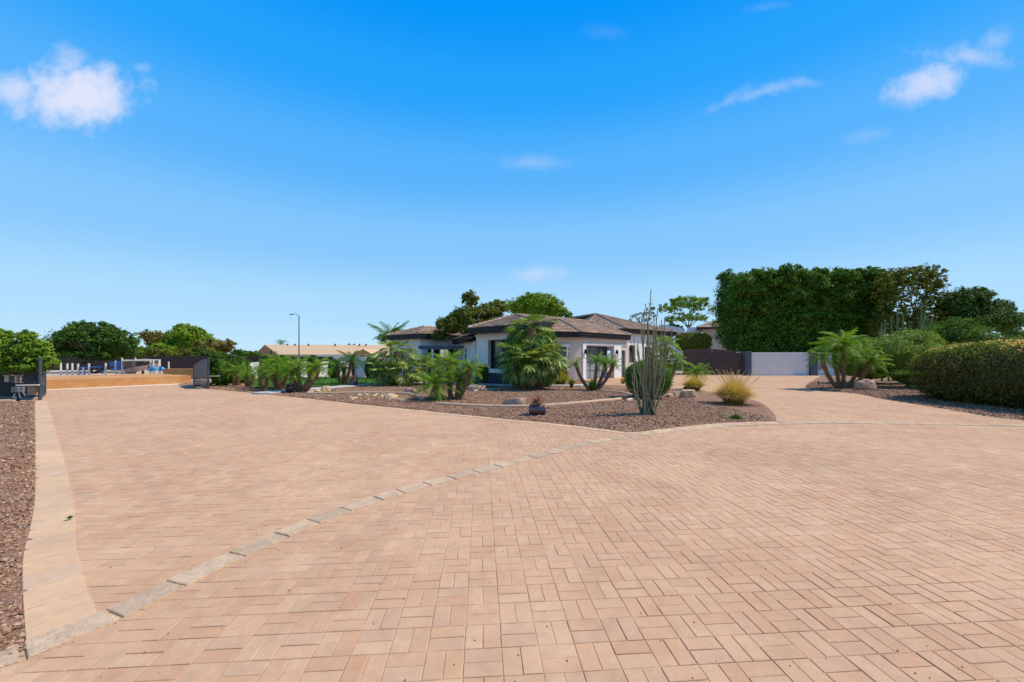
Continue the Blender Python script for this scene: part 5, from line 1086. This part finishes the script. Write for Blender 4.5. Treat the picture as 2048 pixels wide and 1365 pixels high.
def tan_house():
    t = empty('neighbour_house', (-34, 72, 0), 'long low neighbour house with a pale tan roof and orange gable', 'house'); ox, oy = -34, 72
    d0, d1 = 70, 80
    xa, xb, xc = X(533, 66), X(700, 70), X(790, 74)
    zr = Z(690, 76); zl_ = Z(709.5, 70)
    b = MB(); L0 = Vector((X(510, 68), 68, zl_ - .15)); 
    b = MB(); RA = Vector((X(529.5, 76), 76, zr)); RB = Vector((X(790, 78), 78, zr)); EA = Vector((X(556, 69), 69, zl_)); EB = Vector((X(790, 71), 71, zl_)); BA = Vector((X(506, 83), 83, zl_ - .2)); BB = Vector((X(790, 85), 85, zl_))
    o_ = Vector((ox, oy, 0))
    b.add([EA - o_, EB - o_, RB - o_, RA - o_, BA - o_, BB - o_, EA - o_ - Vector((0, 0, .2)), EB - o_ - Vector((0, 0, .2))], [(0, 1, 2, 3), (3, 2, 5, 4), (0, 6, 7, 1)]); rf = b.obj('roof', TANROOF, t)
    b = MB(); g0_, g1_, g2_ = RA - o_ + Vector((.05, 0, -.1)), EA - o_ + Vector((.05, .1, -.1)), BA - o_ + Vector((.05, 0, -.1)); b.add([g0_, g1_, Vector((g1_.x, g1_.y, -.1)), Vector((g2_.x, g2_.y, -.1)), g2_], [(0, 4, 3, 2, 1)]); b.obj('gable_wall', ORANGE, t)
    b = MB(); p = g0_.lerp(g1_, .45) + Vector((.0, -.05, -.55)); dd = (g1_ - g0_); dd.z = 0; dd.normalize(); b.box(-.5, .5, -.03, .03, -.25, .25); v_ = b.obj('vent', TRIM, t, p, (0, 0, math.atan2(dd.y, dd.x)))
    b = MB(); b.box(EA.x - ox + .3, EB.x - ox, EA.y - oy + .6, EA.y - oy + .8, -.1, zl_ - .05); b.obj('wall', STUC, t)
    # small front gable
    x = X(726, 66) - ox; y = 66 - oy; zp = Z(698, 66); ze_ = Z(711, 66); w = 1.75
    b = MB(); b.add([(x - w, y, ze_), (x, y, zp), (x, y + 6, zp), (x - w, y + 6, ze_), (x + w, y, ze_), (x + w, y + 6, ze_), (x - w, y, ze_ - .12), (x, y, zp - .14), (x + w, y, ze_ - .12)], [(0, 1, 2, 3), (1, 4, 5, 2), (0, 6, 7, 1), (1, 7, 8, 4)]); b.obj('gable_roof', TANROOF, t)
    b = MB(); b.add([(x - w * .86, y + .1, ze_ - .05), (x + w * .86, y + .1, ze_ - .05), (x, y + .1, zp - .16)], [(0, 1, 2)]); b.obj('gable_wall', ORANGE, t)
    for px in (575, 590, 617, 670, 719, 732):
        b = MB(); q = Vector((X(px, 76), 76, zr)) - o_; b.tube([q + Vector((0, 0, -.2)), q + Vector((0, 0, .18))], .14, 8); b.obj('roof_vent', TRIM, t)
    b = MB(); q = EA.lerp(RA, .55) - o_ + Vector((4.9, .3, 0)); b.tube([q, q + Vector((0, 0, .45))], .07, 8); b.obj('vent_pipe', COPPER, t)
tan_house()
def lamp():
    d_ = 60; x = X(598, d_); t = empty('street_lamp', (x, d_, 0), 'tall thin street lamp with a curved arm above the tan roof', 'street lamp'); zt = Z(632, d_)
    b = MB(); b.tube([(0, 0, -.1), (0, 0, zt * .5), (0, 0, zt)], [.11, .09, .07], 8); b.obj('pole', GALV, t)
    b = MB(); b.tube([(0, 0, zt - .1), (-.25, 0, zt + .2), (-.6, 0, zt + .3), (-.95, 0, zt + .22)], [.05, .045, .04, .04], 6); b.obj('arm', GALV, t)
    b = MB(); b.bbox(-1.35, -.85, -.12, .12, zt + .12, zt + .26, .03); b.obj('lamp_head', GALV, t)
lamp()

# ------------------------------------------------------------------ gates at the street
def leafgate(label, p0, p1, z0a, z0b, seed, nm='entrance_gate'):
    """p0 free end (lower), p1 hinge end (higher)"""
    p0, p1 = Vector(p0), Vector(p1); d_ = p1 - p0; L_ = d_.length; t = empty(nm, (p0.x, p0.y, 0), label, 'gate', 'open grey steel entrance gates', math.atan2(d_.y, d_.x))
    top = lambda u: z0a + (z0b - z0a) * math.sin(u / L_ * math.pi / 2)
    n = 16; b = MB(); pts = [(L_ * k / n, 0, top(L_ * k / n)) for k in range(n + 1)]; b.tube(pts, .035, 6); b.obj('top_rail', STEEL, t)
    b = MB()
    for k in range(n):
        u0, u1 = L_ * k / n, L_ * (k + 1) / n; b.add([(u0, -.012, .5), (u1, -.012, .5), (u1, -.012, top(u1)), (u0, -.012, top(u0)), (u0, .012, .5), (u1, .012, .5), (u1, .012, top(u1)), (u0, .012, top(u0))], [(0, 1, 2, 3), (7, 6, 5, 4)])
    b.obj('panel', STEEL, t)
    b = MB(); b.tube([(0, 0, .05), (0, 0, top(0))], .04, 6); b.tube([(L_, 0, -.05), (L_, 0, top(L_) + .1)], .05, 6); b.tube([(0, 0, .08), (L_, 0, .08)], .035, 6); b.tube([(0, 0, .5), (L_, 0, .5)], .03, 6); b.obj('gate_frame', STEEL, t)
    for k in range(17): b = MB(); u = L_ * (k + .5) / 17; b.tube([(u, 0, .08), (u, 0, .5)], .014, 5); b.obj('bar', STEEL, t)
    b = MB(); b.box(L_ * .3, L_ * .7, .03, .08, .9, .95); b.obj('latch_bar', STEEL, t)
    return t
leafgate('right open grey steel gate leaf beside the tall shrubs', G(388, 771.5), G(417, 778), 1.12, 1.5, 1)
leafgate('left open steel gate leaf seen almost edge-on by the stone pillar', G(90, 791), G(80, 800.5), 1.05, 1.5, 2)
b = MB(); x, y = G(419, 776); b.tube([(x, y, .6), (x + .45, y + .15, .61)], .02, 6); props(b.obj('gate_opener', BEIGE, None), 'small gate opener arm at the foot of the gate shrubs', 'gate opener')
# stone pillar, charcoal wall, boxes at far left
wd = 16.6
box_thing('boundary_wall', mat('charcoal_stucco', [c(.04,.042,.04), c(.055,.055,.052)], .9, 3), (X(-160, 16.8), 17.6), (X(47, 16.9), 16.9), -.1, 1.55, .3, 'charcoal wall under the tree at the far left', 'wall')
def pillar():
    x0, x1 = X(45, 16.6), X(76, 16.6); t = empty('stone_pillar', ((x0 + x1) / 2, 16.9, 0), 'dark stacked slate pillar behind the left gate leaf', 'pillar'); r = random.Random(4); w = (x1 - x0) / 2
    b = MB(); b.box(-w + .05, w - .05, -.2, .0, -.1, 1.5); b.obj('core', WAIN, t)
    z = -.05
    while z < 1.5:
        h = r.uniform(.06, .11); u = -w
        while u < w - .02:
            l = min(r.uniform(.18, .4), w - u); b = MB(); b.bbox(u + .005, u + l - .005, -.26 - r.uniform(0, .05), -.19, z, z + h - .006, .006, 0, r.random()); b.obj('stone', SLATEM, t); u += l
        z += h
SLATEM = mat('split_slate', [c(.05,.065,.09), c(.11,.13,.17), c(.07,.08,.10), c(.15,.17,.21)], .85, 12, .6, 25, tone=True, tonemix=.3)
pillar()
def ubox(label, px0, px1, y0, y1, d_, m, name='meter_box', cat='box'):
    b = MB(); x0, x1 = X(px0, d_), X(px1, d_); b.bbox(-(x1 - x0) / 2, (x1 - x0) / 2, -.1, .1, 0, Z(y0, d_) - Z(y1, d_), .012)
    t = empty(name, ((x0 + x1) / 2, d_, Z(y1, d_)), label, cat); b.obj('case', m, t)
    b = MB(); b.box(-(x1 - x0) / 2 - .02, (x1 - x0) / 2 + .02, -.125, .1, Z(y0, d_) - Z(y1, d_) + .002, Z(y0, d_) - Z(y1, d_) + .03); b.obj('lid', m, t)
    return t
ubox('beige double meter box on the charcoal wall under the leaves', 14, 23, 752, 764, 16.5, BEIGE)
ubox('beige narrow box on the charcoal wall right of the double box', 34.5, 39.5, 752, 766.5, 16.5, BEIGE)
ubox('grey square panel on the charcoal wall between the two beige boxes', 25, 34, 752.5, 766, 16.5, mat('grey_panel', [c(.10,.10,.095), c(.12,.12,.11)], .7, 4))
ubox('copper coloured cabinet in front of the slate pillar', 60.5, 75.5, 774.5, 790.5, 15.6, COPPER, 'cabinet', 'cabinet')
def backflow():
    d_ = 14.6; t = empty('backflow_valve', (X(37, d_), d_, 0), 'beige pipe valve assembly with a grey box standing on gravel at far left', 'pipe valve'); x = X(37, d_)
    q = lambda px, py, y=0: (X(px, d_) - x, y, Z(py, d_))
    b = MB(); b.tube([q(32, 771.5), q(78, 770.5)], .025, 8); b.obj('top_pipe', BEIGE, t)
    b = MB(); b.bbox(X(29.5, d_) - x, X(43, d_) - x, -.12, .12, Z(784.5, d_), Z(774.5, d_), .015); b.obj('valve_box', GALV, t)
    for pts in ([q(24, 776), q(25.5, 779), q(27, 781.5)], [q(42, 781), q(46, 785), q(49, 790), q(51.5, 791)], [q(30, 788), q(28, 791), q(27.5, 796)], [q(38, 786), q(39, 791), q(41, 796)], [q(31, 794), q(33, 797.5), q(36, 796.5)]):
        b = MB(); b.tube(pts, .02, 7); b.obj('pipe', BEIGE, t)
    b = MB(); b.tube([q(36, 796), q(36.5, 806), q(38.5, 817)], .016, 6); b.obj('stake', BLACK, t)
    b = MB(); b.tube([(0, 0, -.1), q(36, 785)], .035, 8); b.obj('riser', TRIM, t)
backflow()

# ------------------------------------------------------------------ playground
PGD = 38
def post(px, yt, yb, label, m=BEIGE, grp='row of beige playground posts'):
    d_ = PGD; b = MB(); z0 = -.1; b.tube([(0, 0, z0), (0, 0, Z(yt, d_))], .075, 10); b.lathe([(.085, 0), (.085, .05), (.001, .08)], 10, c=(0, 0, Z(yt, d_))); props(b.obj('playground_post', m, None, (X(px, d_), d_, 0)), label, 'post', grp)
for px, yt, lb in ((121.5, 728, 'tall leftmost beige playground post'), (134.5, 729, 'second beige playground post from the left'), (144.5, 728.5, 'third beige playground post from the left'), (156, 729.5, 'fourth beige playground post from the left'), (166.5, 737, 'short beige playground post in the middle of the row'), (178, 729, 'beige post right of the short playground post'), (211.5, 728, 'beige post standing alone left of the climbing frame')):
    post(px, yt, 752, lb)
def playset():
    d_ = PGD; cx = X(262, d_); t = empty('playground_set', (cx, d_, 0), 'playground climbing set with brown spiral slide and blue panels', 'playground'); q = lambda px, py, y=0: Vector((X(px, d_) - cx, y, Z(py, d_)))
    for px, yt, y in ((231, 722, 0), (244, 716, 0), (253, 716, .9), (301, 720, 0), (303, 719, .9), (307, 720, 0), (318, 721, 0), (321, 724, .9), (224, 726, 1)):
        b = MB(); e = q(px, yt, y); b.tube([(e.x, y, -.1), e], .06, 8); b.obj('post', BEIGE, t)
    b = MB(); b.tube([q(244, 721.5), q(301, 721.5)], .07, 8); b.tube([q(253, 721, .9), q(303, 721, .9)], .07, 8); b.obj('top_rail', BEIGE, t)
    b = MB(); a0, a1 = q(245, 733), q(272, 722); b.bbox(a0.x, a1.x, -.05, .05, a0.z, a1.z, .03); b.obj('slide_panel', BRPL, t)
    for k in range(4): b = MB(); x0 = q(249 + k * 4, 731); b.tube([x0 + Vector((0, -.07, 0)), x0 + Vector((.18, -.07, .3))], .03, 5); b.obj('slot', TRIM, t)
    # spiral slide: a chute sweeping round
    b = MB(); n = 22; c0 = q(274, 745); R_ = .85; vs = []
    for i in range(n + 1):
        s = i / n; a_ = 2.2 - s * 4.6; zc = Z(725, d_) - (Z(725, d_) - Z(747, d_)) * s; r1, r2 = R_ - .2, R_ + .38
        for (rr, dz) in ((r1, .3), (r1 + .03, 0), (r2 - .03, 0), (r2, .36), (r2 + .05, .36), (r2 + .04, -.05), (r1 - .04, -.05), (r1 - .05, .3)): vs.append((c0.x + rr * math.cos(a_) * 1.0, .6 + rr * math.sin(a_), zc + dz))
    b.add(vs, [(i * 8 + k, i * 8 + (k + 1) % 8, i * 8 + 8 + (k + 1) % 8, i * 8 + 8 + k) for i in range(n) for k in range(8)] + [tuple(range(8)), tuple(range(n * 8 + 7, n * 8 - 1, -1))]); b.obj('spiral_slide', BRPL, t)
    b = MB(); b.tube([(c0.x, .6, -.1), (c0.x, .6, Z(722, d_))], .1, 8); b.lathe([(.5, 0), (.46, .12), (.3, .2), (.001, .22)], 16, c=(c0.x, .6, Z(723, d_))); b.obj('slide_hood', BRPL, t, smooth=True)
    for (p0, p1, m) in ((q(219, 733), q(229, 724), BLUEP), (q(233, 741), q(241, 722), BLUEP), (q(222, 742), q(231, 736), BLUEP), (q(296, 741), q(300, 733), BLUEP), (q(318, 742), q(323, 733), BLUEP)):
        b = MB(); b.bbox(p0.x, p1.x, -.04, .04, p0.z, p1.z, .03); b.obj('panel', m, t)
    b = MB(); b.box(q(231, 0).x, q(254, 0).x, 0, 1, Z(737, d_), Z(735.5, d_)); b.box(q(300, 0).x, q(322, 0).x, 0, 1, Z(740, d_), Z(738.5, d_)); b.obj('deck', TRIM, t)
    for k in range(4): b = MB(); z = Z(748 - k * 3, d_); b.box(q(232, 0).x, q(251, 0).x, -.06 + k * .1, .1 + k * .1, z, z + .04); b.obj('step', GALV, t)
    # light blue tunnel arch
    b = MB(); e = q(308, 745); vs = []; n = 12
    for i in range(n + 1):
        a_ = math.pi * i / n
        for (rr, y) in ((.42, -.2), (.24, -.2), (.24, .8), (.42, .8)): vs.append((e.x + rr * math.cos(a_), y, e.z + .12 + rr * math.sin(a_) * .85))
    b.add(vs, [(i * 4 + k, i * 4 + 4 + k, i * 4 + 4 + (k + 1) % 4, i * 4 + (k + 1) % 4) for i in range(n) for k in range(4)]); b.obj('tunnel', LBLUE, t)
    b = MB(); p0, p1 = q(182, 748), q(219, 733); b.add([p0 + Vector((0, 0, 0)), p0 + Vector((0, .6, 0)), p1 + Vector((0, .6, 0)), p1, p0 + Vector((0, 0, .1)), p0 + Vector((0, .6, .1)), p1 + Vector((0, .6, .12)), p1 + Vector((0, 0, .12))], [(0, 1, 2, 3), (4, 7, 6, 5), (0, 3, 7, 4), (1, 5, 6, 2)]); b.obj('ramp_slide', TRIM, t)
    b = MB(); b.tube([q(158, 735.5), q(205, 734.5)], .05, 6); b.tube([q(160, 740), q(160, 750)], .04, 6); b.tube([q(170, 736), q(170, 750)], .04, 6); b.tube([q(198, 735), q(205, 748)], .04, 6); b.obj('blue_rail', BLUEP, t)
playset()
def cover():
    d_ = 44; cx = X(92, d_)
    b = MB(); b.bbox(-.4, .4, -.2, .2, -.1, .5, .02)
    b = MB(); b.bbox(0, 5.2, -.1, .1, -.1, .3, .02); props(b.obj('low_kerb_wall', BRPL, None, (X(338, 40), 40, 0)), 'low brown ledge right of the playground slide', 'ledge')
cover()
